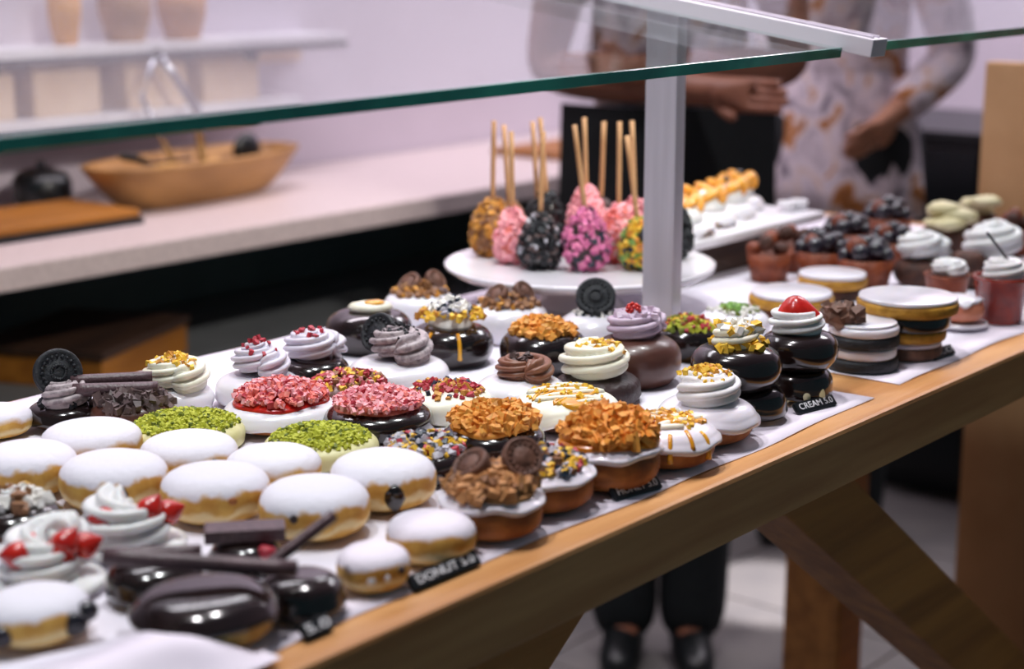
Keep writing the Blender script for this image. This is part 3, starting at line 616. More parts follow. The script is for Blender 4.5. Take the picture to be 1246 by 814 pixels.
# two two-tier stacks
for k, lab1, lab2, sd in (('c28', 'dark glazed base doughnut with cream bottom under the yellow crumb one', 'dark glossy doughnut with white cream and yellow crumbs, stacked on another', 190),
                          ('c29', 'dark glazed base doughnut with pale nuts, under the strawberry one', 'dark glossy doughnut with white piped cream and a red strawberry, stacked', 192)):
    b = B(k, 'dark_glazed_doughnut', lab1, M['dough_pale'], sd, icing=(M['choc'], .3, .06, .003))
    if k == 'c29':
        for a in (-.35, .25, .75): b.part('nut', shift(blob(.0065, b.rnd, .6, .8, 1.1, .1), (b.R*math.cos(a), b.R*math.sin(a), b.H*.3)), M['pale_cookie'])
    cx, cy, R = POS[k]; up = np.array([-.012*(k == 'c28'), .010*(k == 'c28')])
    R2 = R*1.32 if k == 'c28' else R*1.12
    b2 = Bun('dark_glazed_doughnut', lab2, 'doughnut', (cx+up[0], cy+up[1], ZP+b.z+.0005), R2, R2*.9, M['dough_dark'], sd+1, icing=(M['choc'], .1, .04, .003), rz=CAMDIR(POS[k]))
    if k == 'c28':
        b2.swirl(R2*.66, R2*.36, M['cream'], 1.6, .44, 5); b2.on_swirl([(M['yellow'], 26), (M['white_bits'], 50)], .007, 1.2, 0); b2.crumbs([(M['yellow'], 22)], R2*.72, .004, .008)
    else:
        b2.swirl(R2*.92, R2*.55, M['cream_white'], 1.7, .42, 6, star=.22)
        b2.strawberry((.002, -.022, b2.sz+b2.sH*.92), .042, (-PI/2-.05, 0, 0))
# ---------------------------------------------------------------- far end: layered cakes, tarts, cups
def disc_stack(name, label, loc, layers, seed, top=None):
    rnd = random.Random(seed); t = thing(name, label, 'cake', loc, rnd.uniform(0, 6)); z = 0
    for nm, r, h, m in layers:
        e = min(.003, h*.35)
        pr = [(.0001, z), (r-e, z), (r-e*.3, z+e*.3), (r, z+e), (r, z+h-e), (r-e*.3, z+h-e*.3), (r-e, z+h), (.0001, z+h)]
        obj(nm, lathe(pr, 36, wobble(rnd, .012)), m, t); z += h+.0001
    return t, z, rnd
c = POS['c30']; R = c[2]
t, z, rnd = disc_stack('layered_cookie_stack', 'stack of black cookies with two thick white icing layers', (c[0], c[1], ZP), [('cookie', R, .012, M['oreo']), ('icing', R*.93, .011, M['white']), ('cookie', R, .012, M['oreo']), ('icing', R*.98, .009, M['white']), ('glaze', R*.9, .003, M['white'])], 200)
g = G()
for i in range(46):
    a = PI+.62+rnd.uniform(-.5, .5); chunk(g, (rnd.uniform(-.012, .012)-.022, rnd.uniform(-.014, .014), z+rnd.uniform(0, .014)), .011, rnd)
t.rotation_euler = (0, 0, -.65+1.57*0)
obj('chocolate_chunks', g, M['cookie_brown'], t, False, kind='stuff')
def P2(px, py, z=ZP): return at(px, py, z)
def put(px, py, wpx):
    q = place(px, py, wpx, .3, 'b'); return q
FAR = {k: put(*v) for k, v in dict(
 gold_stack=(1094, 444, 126), wafer=(962, 392, 104), wafer2=(1012, 366, 84), salmon=(1172, 403, 66), cup=(1211, 397, 70), cup2=(1150, 378, 56), cream=(1120, 352, 66),
 dome=(1207, 345, 72), pale=(1152, 318, 72), pale2=(1190, 300, 54), tart1=(1048, 352, 72), tart2=(1004, 344, 66), tart3=(1085, 330, 60), tart4=(1030, 318, 62), tart5=(1078, 298, 62), tart6=(960, 332, 62), tart7=(1232, 312, 60), tart8=(935, 345, 56), cake9=(1172, 352, 46)).items()}
relax(list(FAR.values()) + [POS[k] for k in ('c30', 'c29', 'c27')], 0, 80, 1.0)
c = FAR['gold_stack']; R = c[2]
t, z, rnd = disc_stack('layered_wafer_stack', 'tall dark chocolate layer stack under a sugared golden wafer', (c[0], c[1], ZP),
 [('biscuit', R*.72, .012, M['cookie_brown']), ('filling', R*.70, .006, M['cream_lilac']), ('biscuit', R*.78, .012, M['wafer']), ('chocolate_layer', R*.86, .016, M['choc']), ('wafer', R, .012, M['wafer']), ('sugar', R*.97, .004, M['white'])], 201)
for k, lab, sd in (('wafer', 'flat sugared golden wafer cake beside the pistachio iced doughnut', 202), ('wafer2', 'flat sugared golden wafer cake below the dark berry tarts', 203)):
    c = FAR[k]; R = c[2]; disc_stack('sugared_wafer_cake', lab, (c[0], c[1], ZP), [('base', R*.9, .012, M['brown_cake']), ('wafer', R, .012, M['wafer']), ('sugar', R*.97, .005, M['white'])], sd)
c = FAR['salmon']; disc_stack('plate', 'small white saucer in front of the red cup', (c[0], c[1], ZP), [('foot', c[2]*.6, .003, M['porcelain']), ('dish', c[2], .004, M['porcelain'])], 204)[0]['category'] = 'plate'
b = Bun('salmon_glazed_bun', 'small salmon bun half coated in white icing on the saucer', 'bun', (c[0], c[1], ZP+.0073), c[2]*.86, c[2]*.9, M['salmon'], 205, icing=(M['white'], .7, .2, .002))
def cup(key, name, label, m, h, seed, creamR=1.0):
    c = FAR[key]; R = c[2]; t = thing(name, label, 'cup', (c[0], c[1], ZP)); rnd = random.Random(seed)
    obj('cup', lathe([(.0001, 0), (R*.72, 0), (R*.76, .002), (R*.95, h*.94), (R*1.0, h*.94), (R*1.01, h), (R*.9, h), (R*.88, h*.9), (R*.7, .006), (.0001, .005)], 36), m, t)
    obj('cake', lathe([(R*.88, h*.86), (R*.84, h*.95), (.0001, h*.99)], 24), M['brown_cake'], t)
    obj('cream', shift(swirl_geo(R*.92, R*.78, 2.2, .42, 6, seed, .16), (0, 0, h*.95)), M['cream_white'], t); return t, R, h, rnd
t, R, h, rnd = cup('cup', 'cream_cup', 'glossy red-brown cup filled with white whipped cream', M['terracotta'], .052, 210)
obj('vanilla_stick', tube([(.006, -.01, h+.01), (-.02, .012, h+.05)], .0016, 8), M['choc'], t)
cup('cup2', 'cream_cup', 'smaller orange-brown cup with white cream behind the wafer stack', M['tart'], .04, 211)
def mound_cake(key, name, label, body, m, seed, h=.03, cr=None):
    c = FAR[key]; b = Bun(name, label, 'cake', (c[0], c[1], ZP), c[2], h, body, seed)
    if m: b.swirl(c[2]*1.12, c[2]*1.35, m, 2.0, .48, 5, star=.13)
    if cr: b.crumbs(cr)
    return b
mound_cake('cream', 'cream_topped_cake', 'dark cake under a big white cream heap behind the wafer stack', M['brown_cake'], M['cream_white'], 212, .034)
b = mound_cake('dome', 'cream_topped_cake', 'brown cake with white cream and dark sticks behind the red cup', M['brown_cake'], M['cream_white'], 213, .036)
b.stick((.01, -.02, .04), (.016, -.022, .068), .0028, M['choc']); b.stick((.02, .0, .045), (.018, .006, .07), .0024, M['choc'])
mound_cake('cake9', 'small_brown_cake', 'small plain brown cake between the cream heaps', M['brown_cake'], None, 216, .045)
for k, lab, sd in (('pale', 'largest folded ivory pastry at the back, before the black cabinet', 214), ('pale2', 'smaller pale pastry leaning behind the white cream', 215)):
    c = FAR[k]; b = Bun('pale_pastry', lab, 'pastry', (c[0], c[1], ZP), c[2], .045, M['brown_cake'], sd)
    for q in range(3): b.part('pastry_fold', shift(blob(c[2]*.8, b.rnd, 1, .8, .32, .25), (.012*math.cos(q*2), .012*math.sin(q*2), .048+.008*q)), M['pale_cookie'])
TL = dict(tart1='dark berry tart, nearest of the tarts, behind the sugared wafers', tart2='dark berry tart beside the brown riser, glossy black fruit', tart3='dark berry tart touching the big white cream heap',
 tart4='dark berry tart in the second row below the patterned dress', tart5='dark berry tart farthest back, in front of the black cabinet', tart6='reddish brown tart with few berries under the marble tray', tart7='brown crumb tart at the frame edge below the kraft board', tart8='brown tart partly under the marble tray beside its riser')
for i, (k, lab) in enumerate(TL.items()):
    c = FAR[k]; R = c[2]; rnd = random.Random(220+i); t = thing('berry_tart', lab, 'tart', (c[0], c[1], ZP)); H = .036
    n = 28; pr = [(.0001, 0), (R*.75, 0), (R*.98, H), (R*.9, H), (R*.88, H*.85), (.0001, H*.85)]
    obj('shell', lathe(pr, 40, lambda a: 1+.025*math.cos(14*a)), M['tart'], t)
    nb = 13 if i < 5 else 6
    for q in range(nb):
        tt = q/nb; rr = R*.78*math.sqrt(1-tt) if q < nb-1 else 0; a = q*2.4; s = R*.30*rnd.uniform(.85, 1.2)
        o = obj('berry', blob(s, rnd, jit=.06, sub=2), M['berry'] if (i < 5 and q % 6 != 3) else M['tart'] if q % 2 else M['brown_cake'], t, loc=(rr*math.cos(a), rr*math.sin(a), H*.9+s*.6+.016*tt))

# marble tray on a riser
o = obj('wooden_riser', shift(box(-.135, .135, -.06, .06, 0, .043, .002), (1.86, 1.215, ZP)), M['dark_wood'], smooth=False, label='dark stained wooden block under the marble tray', cat='riser')
o = obj('serving_tray', shift(box(-.17, .17, -.085, .085, 0, .013, .004), (1.894, 1.216, ZP+.0435)), M['marble'], smooth=False, label='white marble tray raised beside the cake stand, with fruit pastries', cat='tray')
ZTR = ZP+.0568
TR = relax([[1.775, 1.182, .044], [1.86, 1.20, .040], [1.94, 1.215, .036], [2.005, 1.235, .03]], 0, 30)
for i, (x, y, R) in enumerate(TR):
    lab = ['white cream pastry with orange sauce, beside the post on the tray', 'cream pastry with orange fruit slices, second along the marble tray', 'glazed orange fruit pastry on the marble tray, dark seed on top', 'smallest glazed orange fruit pastry near the tray end'][i]
    b = Bun('fruit_pastry', lab, 'pastry', (x, y, ZTR), R, .016, M['dough_pale'], 240+i, icing=(M['white'], .4, .2, .004))
    b.part('cream', shift(blob(R*.8, b.rnd, 1, 1.1, .55, .2), (0, 0, .026)), M['cream_white'])
    for q in range(5):
        a = q*1.26+i; b.part('fruit_slice', xform(blob(.017, b.rnd, .55, 1.25, .42, .1), Matrix.Translation((R*.55*math.cos(a), R*.55*math.sin(a), .04)) @ Matrix.Rotation(a, 4, 'Z') @ Matrix.Rotation(.5, 4, 'X')), M['peach'])
    if i >= 2: b.part('seed', shift(blob(.005, b.rnd), (-.0, .0, .050)), M['choc'])
for i, (x, y) in enumerate([(2.025, 1.17), (2.037, 1.195)]):
    obj('small_cream_cup', shift(lathe([(.0001, 0), (.011, 0), (.013, .014), (.0115, .014), (.011, .003), (.0001, .003)], 20), (x+.012*i, y-.03*i, ZTR)), M['porcelain'], label=['tiny white cup nearer the fruit on the marble tray', 'tiny white cup at the far end of the marble tray'][i], cat='cup')

# ---------------------------------------------------------------- cake stand and coated apples
SX, SY, ZS = 1.554, 1.17, .952
o = thing('cake_stand', 'round white porcelain cake stand carrying the coated apples', 'cake stand', (SX, SY, ZP))
h = ZS-ZP
obj('plate', lathe([(.0001, h-.012), (.06, h-.012), (.145, h-.008), (.157, h-.001), (.158, h+.003), (.154, h+.004), (.148, h+.001), (.14, h), (.0001, h)], 72), M['porcelain'], o)
obj('pedestal', lathe([(.0001, 0), (.052, 0), (.052, .004), (.046, .010), (.040, .024), (.042, h-.012), (.0001, h-.011)], 48), M['porcelain'], o)
AP = dict(gold=(593, 312, 60, .070), pinkleft=(624, 323, 52, .066), dark=(657, 330, 58, .066), pinkfront=(713, 332, 64, .072), pink2=(752, 322, 54, .070), green=(776, 330, 48, .060), black=(830, 316, 46, .066),
          darkback=(654, 308, 52, .076), goldback=(612, 302, 48, .06), pinkback=(713, 312, 54, .085), brownback=(732, 302, 48, .062), pinkfar=(772, 308, 46, .066), blackback=(640, 300, 44, .06))
AQ = {}
for k, v in AP.items():
    q = at(v[0], v[1], ZS); dep = (q-CAM) @ FW; r = v[2]/2*dep/F*.9; d = q[:2]/np.linalg.norm(q[:2]); AQ[k] = [q[0]+d[0]*r*.7, q[1]+d[1]*r*.7, r]
relax(list(AQ.values()), 0, 60)
for q in AQ.values():
    d = math.hypot(q[0]-SX, q[1]-SY)
    if d > .135-q[2]*.6: f = (.135-q[2]*.6)/d; q[0] = SX+(q[0]-SX)*f; q[1] = SY+(q[1]-SY)*f
relax(list(AQ.values()), 0, 30)
# coat colours, tilt of the stick in the picture plane and its top
AC = dict(gold=([('gold', 120), ('brown_bits', 80)], 'brown_bits', (601, 147), 'apple coated in golden brown chopped nuts, standing outermost on the cake stand'),
 pinkleft=([('pink', 150)], 'coral', (622, 160), 'apple coated in pale pink sugar puffs beside the golden nut one'),
 dark=([('oreo', 120), ('grey_bits', 14), ('flake', 50)], 'choc', (661, 160), 'dark chocolate apple with white flecks at the stand front'),
 pinkfront=([('pink_deep', 150), ('blue_bits', 26)], 'choc_matt', (699, 152), 'large magenta pink puff apple at the stand front'),
 pink2=([('pink', 110), ('coral', 30), ('white_bits', 12)], 'coral', (754, 148), 'pink coated apple with a white tip close to the post'),
 green=([('green_soft', 60), ('yellow', 60), ('orange', 30), ('blue_bits', 40)], 'green_dark', (763, 165), 'apple coated with green and yellow sprinkles beside the post'),
 black=([('oreo', 120)], 'choc', None, 'black cookie coated apple mostly hidden behind the post'),
 darkback=([('oreo', 120)], 'choc', (657, 143), 'black cookie coated apple standing behind the white flecked one'),
 goldback=([('brown_bits', 100)], 'brown_bits', (613, 152), 'brown nut apple behind the golden nut one'),
 pinkback=([('pink', 150)], 'pink', (711, 143), 'tall pale pink apple directly behind the magenta one'),
 brownback=([('flake', 100)], 'choc_brown', (735, 148), 'brown coated apple behind the two pink ones, thick stick'),
 pinkfar=([('pink', 100)], 'pink', (769, 147), 'pink apple half hidden behind the post'),
 blackback=([('oreo', 100)], 'choc', (648, 148), 'dark apple farthest back between gold and black ones'))
for i, (k, (spec, bm_, st, lab)) in enumerate(AC.items()):
    x, y, r = AQ[k]; H = AP[k][3]; rnd = random.Random(300+i); t = thing('coated_apple', lab, 'candy apple', (x, y, ZS))
    def pr(s):   # s 0..1 bottom to top
        return r*(math.sin(PI*(s**.72))**.62 if 0 < s < 1 else 0)*(1-.12*s)+.0001, H*s
    obj('apple', lathe([pr(j/14) for j in range(15)], 24), M[bm_], t)
    for mm, n in spec:
        g = G()
        for _ in range(int(n*1.8)):
            s = rnd.uniform(.02, .97); a = rnd.uniform(0, 6.3); rr, zz = pr(s); chunk(g, (rr*math.cos(a), rr*math.sin(a), max(.003, zz)), .0060*rnd.uniform(.6, 1.25), rnd, 1.1)
        obj('coating', g, M[mm], t, False, kind='stuff')
    top = None
    base = np.array([x, y, ZS+H*.75])
    if st is not None:
        d = ray(*st); tt = (np.array([x, y])@(d[:2]))/(d[:2]@d[:2]); top = CAM+d*tt
    else: top = np.array([x, y, ZS+H+.07])
    tl_ = top-np.array([x, y, ZS]); bl = base-np.array([x, y, ZS])
    obj('stick', tube([tuple(bl+(tl_-bl)*j/4) for j in range(5)], .0029, 10), M['bamboo'], t)

# ---------------------------------------------------------------- price signs
def sign(label, a, b, txt, hgt=.0115):
    A, Bp = at(*a, ZT), at(*b, ZT); L = math.hypot(Bp[0]-A[0], Bp[1]-A[1]); ang = math.atan2(Bp[1]-A[1], Bp[0]-A[0])
    t = thing('price_sign', label, 'sign', ((A[0]+Bp[0])/2, (A[1]+Bp[1])/2+.002, ZP), ang, 'price signs along the table edge')
    R = Matrix.Translation((0, 0, .001)) @ Matrix.Rotation(math.radians(48), 4, 'X')
    obj('plaque', xform(box(-L/2, L/2, 0, hgt, -.0045, 0, .0016), R), M['black'], t, False)
    cu = bpy.data.curves.new('lettering', 'FONT'); cu.body = txt; cu.size = hgt*.74; cu.extrude = .0002; cu.align_x = 'CENTER'; cu.align_y = 'CENTER'; cu.materials.append(M['lettering'])
    o = bpy.data.objects.new('lettering', cu); COL.objects.link(o); o.parent = t
    bpy.context.view_layer.update(); me = bpy.data.meshes.new_from_object(o.evaluated_get(bpy.context.evaluated_depsgraph_get())); wd = o.dimensions.x or 1; s = L*.84/wd
    bpy.data.objects.remove(o); o = bpy.data.objects.new('lettering', me); COL.objects.link(o); o.parent = t
    o.matrix_local = R @ Matrix.Translation((0, hgt*.5, .0003)) @ Matrix.Diagonal((s, 1, 1, 1))
sign('smallest black price sign, in front of the chocolate glazed doughnuts', (378, 786), (412, 771), '5.0')
sign('longest black price sign, beside the small powdered doughnuts', (509, 725), (590, 691), 'DONUT 5.0')
sign('black price sign in front of the orange crumble doughnut', (753, 614), (810, 598), 'HONEY 5.0')
sign('black price sign beside the strawberry stack', (975, 508), (1022, 496), 'CREAM 5.0')
sign('small black price sign in front of the wafer stack', (1142, 441), (1166, 433), '5.0')

# ---------------------------------------------------------------- wooden box behind the doughnuts
o = thing('wooden_box', 'dark lidded wooden box on the lower counter shelf, amber lit side', 'box', (1.755, 2.40, .6005), .40)
obj('body', box(-.15, .15, -.12, .12, 0, .052, .002), M['box_wood'], o, False)
obj('lid', box(-.155, .155, -.125, .125, .052, .066, .002), M['dark_wood'], o, False, label='dark lid')

# ---------------------------------------------------------------- things on the back counter
CT = .84
g = thing('dough_bowl', 'long carved wooden bowl on the stone counter holding tongs', 'bowl', (2.13, 2.53, CT), .12)
def boat(n=40, m=12, L=.27, W=.105, H=.085, th=.012):
    gg = G(); vs = []
    for j in range(n):
        a = 2*PI*j/n; ex = math.copysign(abs(math.cos(a))**.75, math.cos(a)); ey = math.copysign(abs(math.sin(a))**.85, math.sin(a))
        for i in range(m+1): s = i/m; k = .62+.38*s**.6; vs.append((L*ex*k, W*ey*k*(.8+.2*s), H*s if i else 0))
        for i in range(m, -1, -1): s = i/m; k = .62+.38*s**.6; vs.append(((L-th)*ex*k*.97, (W-th)*ey*k*(.8+.2*s)*.97, H*s if i == m else max(th, H*s)))
    k = 2*(m+1)
    fs = [(j*k+i, ((j+1) % n)*k+i, ((j+1) % n)*k+i+1, j*k+i+1) for j in range(n) for i in range(k-1)]
    fs += [tuple(j*k for j in range(n))[::-1], tuple(j*k+k-1 for j in range(n))]
    return gg.add(vs, fs)
obj('bowl', boat(), M['bowl_wood'], g)
o = thing('tongs', 'steel tongs leaning out of the wooden bowl against the shelf', 'tongs', (2.2, 2.56, CT+.016))
def rel(px, py, Y): q = at_y(px, py, Y); return (q[0]-2.2, q[1]-2.56, q[2]-CT-.016)
apex = rel(191, 66, 2.60)
obj('arm', tube([rel(215, 205, 2.56), rel(172, 118, 2.58), rel(183, 84, 2.59), apex], .006, 8), M['steel'], o)
obj('arm', tube([rel(247, 205, 2.56), rel(240, 135, 2.57), rel(212, 92, 2.59), apex], .0085, 8), M['steel'], o)
obj('hinge', shift(blob(.011, random.Random(1)), apex), M['iron'], o)
o = thing('serving_spoon', 'black serving spoon lying against the bowl rim', 'spoon', (2.24, 2.54, CT+.05))
obj('spoon_head', xform(blob(.036, random.Random(3), 1, .35, .9, .03), Matrix.Translation((.03, .0, .035))), M['black'], o); obj('handle', tube([(.02, 0, .02), (-.06, -.01, -.02)], .006, 8), M['black'], o)
o = thing('butter_knife', 'dark handled knife resting over the near bowl rim', 'knife', (1.96, 2.49, CT+.088))
obj('handle', tube([(-.05, -.02, .02), (.0, .0, .008), (.03, .01, -.002)], .007, 8), M['iron'], o); obj('blade', box(.02, .13, .002, .02, -.006, -.003, .001), M['steel'], o, False)
for i, (x, y, L) in enumerate([(2.08, 2.53, .05), (2.18, 2.53, .045)]):
    obj('bread_roll', shift(blob(L, random.Random(40+i), 1.2, .8, .6, .1), (x, y, CT+.045)), M['dough_pale'], label=['pale roll lying in the middle of the wooden bowl', 'pale roll in the wooden bowl beside the tongs'][i], cat='bread')
o = thing('dark_pot', 'small black round pot behind the near end of the wooden bowl', 'pot', (1.87, 2.66, CT))
obj('pot', lathe([(.0001, 0), (.04, 0), (.055, .02), (.055, .05), (.045, .066), (.04, .066), (.05, .05), (.05, .02), (.0001, .01)], 28), M['black'], o); obj('lid', lathe([(.046, .066), (.02, .075), (.006, .077), (.008, .088), (.0001, .09)], 24), M['black'], o)
o = thing('wooden_tray', 'flat oak tray with dark rim on the stone counter', 'tray', (1.70, 2.46, CT), .0)
obj('board', box(-.20, .17, -.085, .12, .012, .026, .004), M['box_wood'], o, False); obj('rim', box(-.205, .175, -.09, .125, 0, .012, .003), M['black'], o, False)
o = thing('cutting_board', 'thin wooden board on the counter behind the apple sticks', 'board', (3.22, 2.46, CT))
obj('board', box(-.17, .17, -.1, .1, 0, .016, .004), M['box_wood'], o, False)
o = obj('cloth_pad', shift(box(-.05, .05, -.04, .04, 0, .022, .008), (3.34, 2.47, CT+.0165)), M['marble'], smooth=False, label='folded pale cloth on the thin wooden board', cat='cloth')

# wall shelves
for i, (z, lab) in enumerate([(1.118, 'upper long white wall shelf with kraft backing above the bowl'), (.99, 'lower long white wall shelf just above the glass edge')]):
    x1 = 2.64 if i == 0 else 2.50
    o = thing('wall_shelf', lab, 'shelf', (1.2, WY, z))
    obj('shelf_board', box(-1.6, x1-1.2, -.14, -.002, 0, .018, .002), M['marble'], o, False)
    obj('edge_strip', box(-1.6, x1-1.2, -.142, -.1405, -.012, .0, 0), M['iron'], o, False)
    obj('backing', box(-1.55, x1-1.215, -.012, -.002, -.045, -.002, 0), M['kraft'], o, False)
    for k in range(5): obj('bracket', box(-1.3+k*.62, -1.28+k*.62, -.12, -.004, -.03, -.001, .002), M['iron'], o, False)
rnd = random.Random(77)
for i, x in enumerate([1.55, 1.74, 1.93, 2.14, 2.33]):
    hh = .085
    o = thing('paper_packet', ['beige paper packet on the lower shelf, at the frame edge', 'beige paper packet on the lower shelf, second from the frame edge', 'beige paper packet on the lower shelf, middle of five', 'beige paper packet on the lower shelf, behind the tongs', 'beige paper packet on the lower shelf, nearest its end'][i], 'bag', (x, WY-.07, 1.0082))
    obj('packet', box(-.075, .075, -.045, .045, 0, hh, .006), M['kraft'], o, False); obj('folded_top', box(-.07, .07, -.03, -.016, hh, hh+.02, .003), M['kraft'], o, False)
for i, (x, r, m) in enumerate([(1.96, .03, 'gold'), (2.10, .05, 'bowl_wood'), (2.24, .048, 'tan')]):
    o = thing('bread_basket', ['small amber jar on the upper wall shelf', 'pale round basket in the middle of the upper shelf', 'pale round basket nearer the upper shelf end'][i], 'basket', (x, WY-.075, 1.1362))
    obj('basket', lathe([(.0001, 0), (r*.7, 0), (r, .05), (r*1.05, .09), (r*.95, .09), (r*.9, .05), (r*.6, .008), (.0001, .008)], 28), M[m], o)
    obj('bread', shift(blob(r*.7, rnd, 1, 1, .7, .1), (0, 0, .075)), M['dough_pale'], o)

# ---------------------------------------------------------------- people
def skin_mesh(name, verts, edges, m, parent, sub=2, label=None):
    """verts: (x, y, z, radius); grows one continuous surface along the edges"""
    me = bpy.data.meshes.new(name); me.from_pydata([v[:3] for v in verts], edges, []); me.update()
    o = bpy.data.objects.new(name, me); COL.objects.link(o)
    sk = o.modifiers.new('s', 'SKIN'); sk.use_smooth_shade = True; sd = o.modifiers.new('d', 'SUBSURF'); sd.levels = sub; sd.render_levels = sub
    for i, v in enumerate(verts):
        r = v[3]; me.skin_vertices[0].data[i].radius = r if hasattr(r, '__len__') else (r, r)
        me.skin_vertices[0].data[i].use_root = (i == 0)
    bpy.context.view_layer.update(); dg = bpy.context.evaluated_depsgraph_get()
    nm = bpy.data.meshes.new_from_object(o.evaluated_get(dg)); o.modifiers.clear(); o.data = nm; bpy.data.meshes.remove(me)
    nm.materials.clear(); nm.materials.append(m); nm.polygons.foreach_set('use_smooth', [True]*len(nm.polygons))
    o.parent = parent; tag(o, label); return o
def person(label, loc, rz, pose, skin, hip=.085, waist=.085):
    t = thing('person', label, 'person', loc, rz)
    V = []; E = []
    def v(x, y, z, r, p=None):
        V.append((x, y, z, r)); i = len(V)-1
        if p is not None: E.append((p, i))
        return i
    pel = v(0, 0, .93, (.13, .10)); w = v(0, 0, 1.06, (.115, .085), pel); ch = v(0, -.01, 1.25, (.135, .095), w); nb = v(0, 0, 1.40, (.08, .065), ch); nk = v(0, -.005, 1.46, .05, nb)
    hb = v(0, -.01, 1.53, .068, nk); hm = v(0, -.012, 1.60, .084, hb); ht = v(0, -.006, 1.665, .062, hm)
    hands = []
    for s, arm in zip((-1, 1), pose['arms']):
        sh = v(.165*s, 0, 1.365, .055, nb); el = v(*arm[0], .042, sh); fm = Vector(arm[0]).lerp(Vector(arm[1]), .4); fa = v(*fm, .04, el); wr = v(*arm[1], .027, fa)
        d = (Vector(arm[1])-Vector(arm[0])).normalized(); n = Vector(arm[2]).normalized(); side = d.cross(n)
        pm = Vector(arm[1])+d*.055; pi = v(*pm, (.032, .022), wr)
        for q in range(4):
            a = pm+d*.03+side*(.018*(1.5-q)*.85); L = [.068, .078, .072, .056][q]
            b0 = v(*a, .010, pi); b1 = v(*(a+d*L*.5+n*.004), .0088, b0); v(*(a+d*L*.85+n*.022), .0075, b1)
        a = Vector(arm[1])+d*.03+side*.03; b0 = v(*a, .012, pi); v(*(a+d*.035+side*.018+n*.01), .009, b0)
    for s, leg in zip((-1, 1), pose['legs']):
        hp = v(.085*s, 0, .86, .095, pel); kn = v(*leg[0], .06, hp); cf = Vector(leg[0]).lerp(Vector(leg[1]), .35); c_ = v(cf.x, cf.y+.015, cf.z, .056, kn); an = v(*leg[1], .036, c_); v(leg[1][0], leg[1][1]-.12, .035, .03, an)
    skin_mesh('body', V, E, skin, t)
    # clothes a little larger than the body
    def limb(name, pts, m): return skin_mesh(name, pts, [(i, i+1) for i in range(len(pts)-1)], m, t)
    SV = [(0, 0, .98, (.150, .118)), (0, 0, 1.08, (.142, .108)), (0, -.01, 1.25, (.155, .115)), (0, 0, 1.385, (.10, .085))]; SE = [(0, 1), (1, 2), (2, 3)]
    for s, arm in zip((-1, 1), pose['arms']):
        k = len(SV); m_ = Vector((.165*s, 0, 1.365)).lerp(Vector(arm[0]), .62); SV += [(.165*s, 0, 1.37, .07), (*m_, .062)]; SE += [(3, k), (k, k+1)]
        if pose.get('long'): SV += [(*arm[0], .056), (*Vector(arm[0]).lerp(Vector(arm[1]), 1.0), .042)]; SE += [(k+1, k+2), (k+2, k+3)]
    skin_mesh('shirt', SV, SE, M['floral'], t)
    TV = [(0, 0, .93, (.160, .125)), (0, 0, 1.035, (.150, .115))]; TE = [(0, 1)]
    for s, leg in zip((-1, 1), pose['legs']):
        k = len(TV); an = leg[1]; TV += [(.088*s, 0, .85, .108), (*leg[0], .076), (leg[0][0]*.5+an[0]*.5, leg[0][1]*.5+an[1]*.5+.01, leg[0][2]*.5+an[2]*.5, .070), (an[0], an[1]-.01, .025, .070)]; TE += [(0, k), (k, k+1), (k+1, k+2), (k+2, k+3)]
        limb('sock', [(an[0], an[1], .17, .052), (an[0], an[1]-.005, .11, .054), (an[0], an[1]-.012, .05, .052)], M['denim'])
        limb('shoe', [(an[0], an[1]+.03, .048, .046), (an[0], an[1]-.05, .045, .044), (an[0]+.01*s, an[1]-.12, .036, .040), (an[0]+.012*s, an[1]-.17, .030, .028)], M['shoe'])
    skin_mesh('trousers', TV, TE, M['denim'], t)
    if pose.get('tunic'):
        sk = lathe([(.150, 1.06), (.168, .98), (.180, .90), (.192, .82), (.200, .755), (.196, .755), (.186, .82), (.174, .90), (.162, .98), (.144, 1.06)], 40, lambda a: 1+.025*math.sin(9*a))
        sk.v = [(a*.95, b*.68, c) for a, b, c in sk.v]; obj('tunic_skirt', sk, M['floral'], t)
    # head details
    hg = lathe([(.0001, 1.70)]+[(.094*math.sin(PI/2*min(1, i/5)), 1.60+.098*math.cos(PI/2*min(1, i/5))) for i in range(1, 6)]+[(.092, 1.55), (.07, 1.47), (.05, 1.44)], 24)
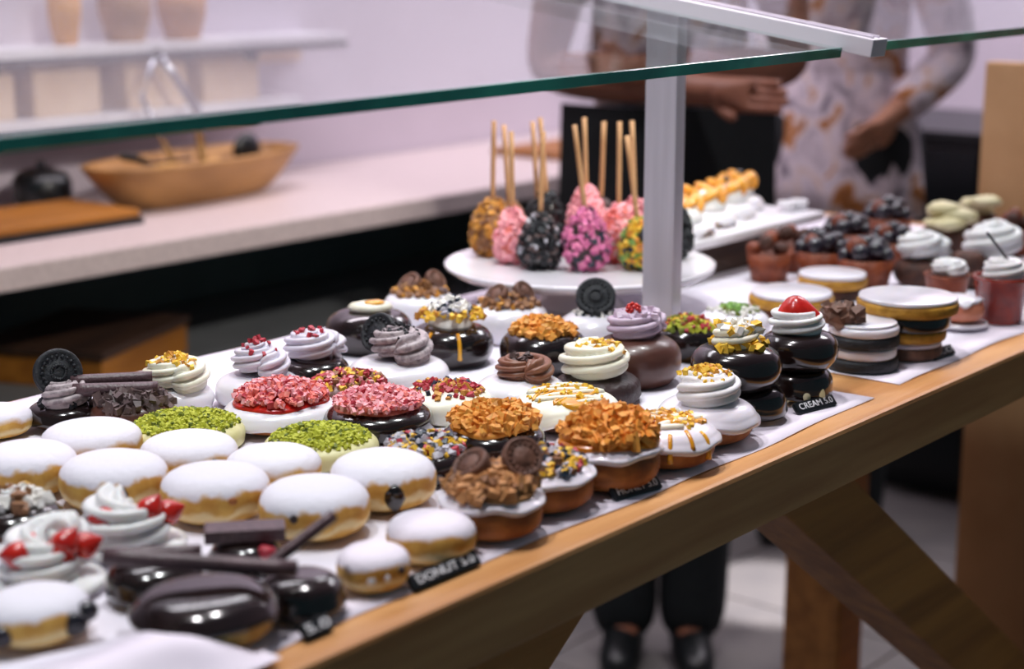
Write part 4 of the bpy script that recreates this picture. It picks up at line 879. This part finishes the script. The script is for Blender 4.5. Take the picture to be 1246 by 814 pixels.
    hg.v = [(a, b+.018 if b > -.02 else b*.55+.012, c) if not (b < -.02 and c < 1.62) else (a*.98, max(b, -.0)+.02, c) for a, b, c in hg.v]
    obj('hair', hg, M['hair'], t)
    for s in (-1, 1):
        e = obj('eye', shift(blob(.011, random.Random(1), jit=0), (.031*s, -.083, 1.60)), M['eye'], t); obj('iris', shift(blob(.0055, random.Random(1), jit=0), (.031*s, -.0915, 1.60)), M['hair'], e)
        obj('ear', shift(blob(.024, random.Random(2), .35, .7, 1.2, .05), (.083*s, -.005, 1.585)), skin, t)
    obj('nose', xform(lathe([(.0001, .03), (.008, .012), (.014, -.008), (.010, -.016), (.0001, -.018)], 14), Matrix.Translation((0, -.092, 1.575))), skin, t)
    obj('mouth', shift(blob(.02, random.Random(4), 1.1, .3, .32, .03), (0, -.078, 1.532)), M['lip'], t)
    return t
LEGS = [((-.075, -.01, .48), (-.062, .01, .075)), ((.075, -.01, .48), (.062, .01, .075))]
tA = person('person in floral top and black apron, arms folded, standing behind the post', (2.50, 1.69, 0), -YAW*0-math.radians(56), dict(arms=[((-.22, -.03, 1.10), (.06, -.20, 1.085), (0, -1, .2)), ((.215, -.03, 1.11), (-.05, -.165, 1.115), (0, -1, .2))], legs=LEGS), M['skin'])
ap = G(); vs = []
for j in range(13):
    for i in range(17):
        u = -1+2*i/16; z = 1.05-.52*j/12; vs.append((.185*u*(1+.06*j/12), -.150+.085*u*u-.012*j/12, z))
n = len(vs); vs += [(a, b+.003, c) for a, b, c in vs]; fs = [(j*17+i, j*17+i+1, (j+1)*17+i+1, (j+1)*17+i) for j in range(12) for i in range(16)]; fs += [tuple(n+q for q in f[::-1]) for f in fs]
obj('apron', ap.add(vs, fs), M['apron'], tA)
c = at(1024, 250, .9); d = c[:2]/np.linalg.norm(c[:2])*3.74
person('person in long floral tunic standing behind, hand at the hip', (d[0], d[1], 0), -math.radians(95), dict(tunic=True, long=True, arms=[((-.19, .03, 1.12), (-.17, -.08, .92), (1, 0, 0)), ((.20, .11, 1.09), (.165, -.06, .985), (-1, 0, 0))], legs=LEGS), M['skin_light'])
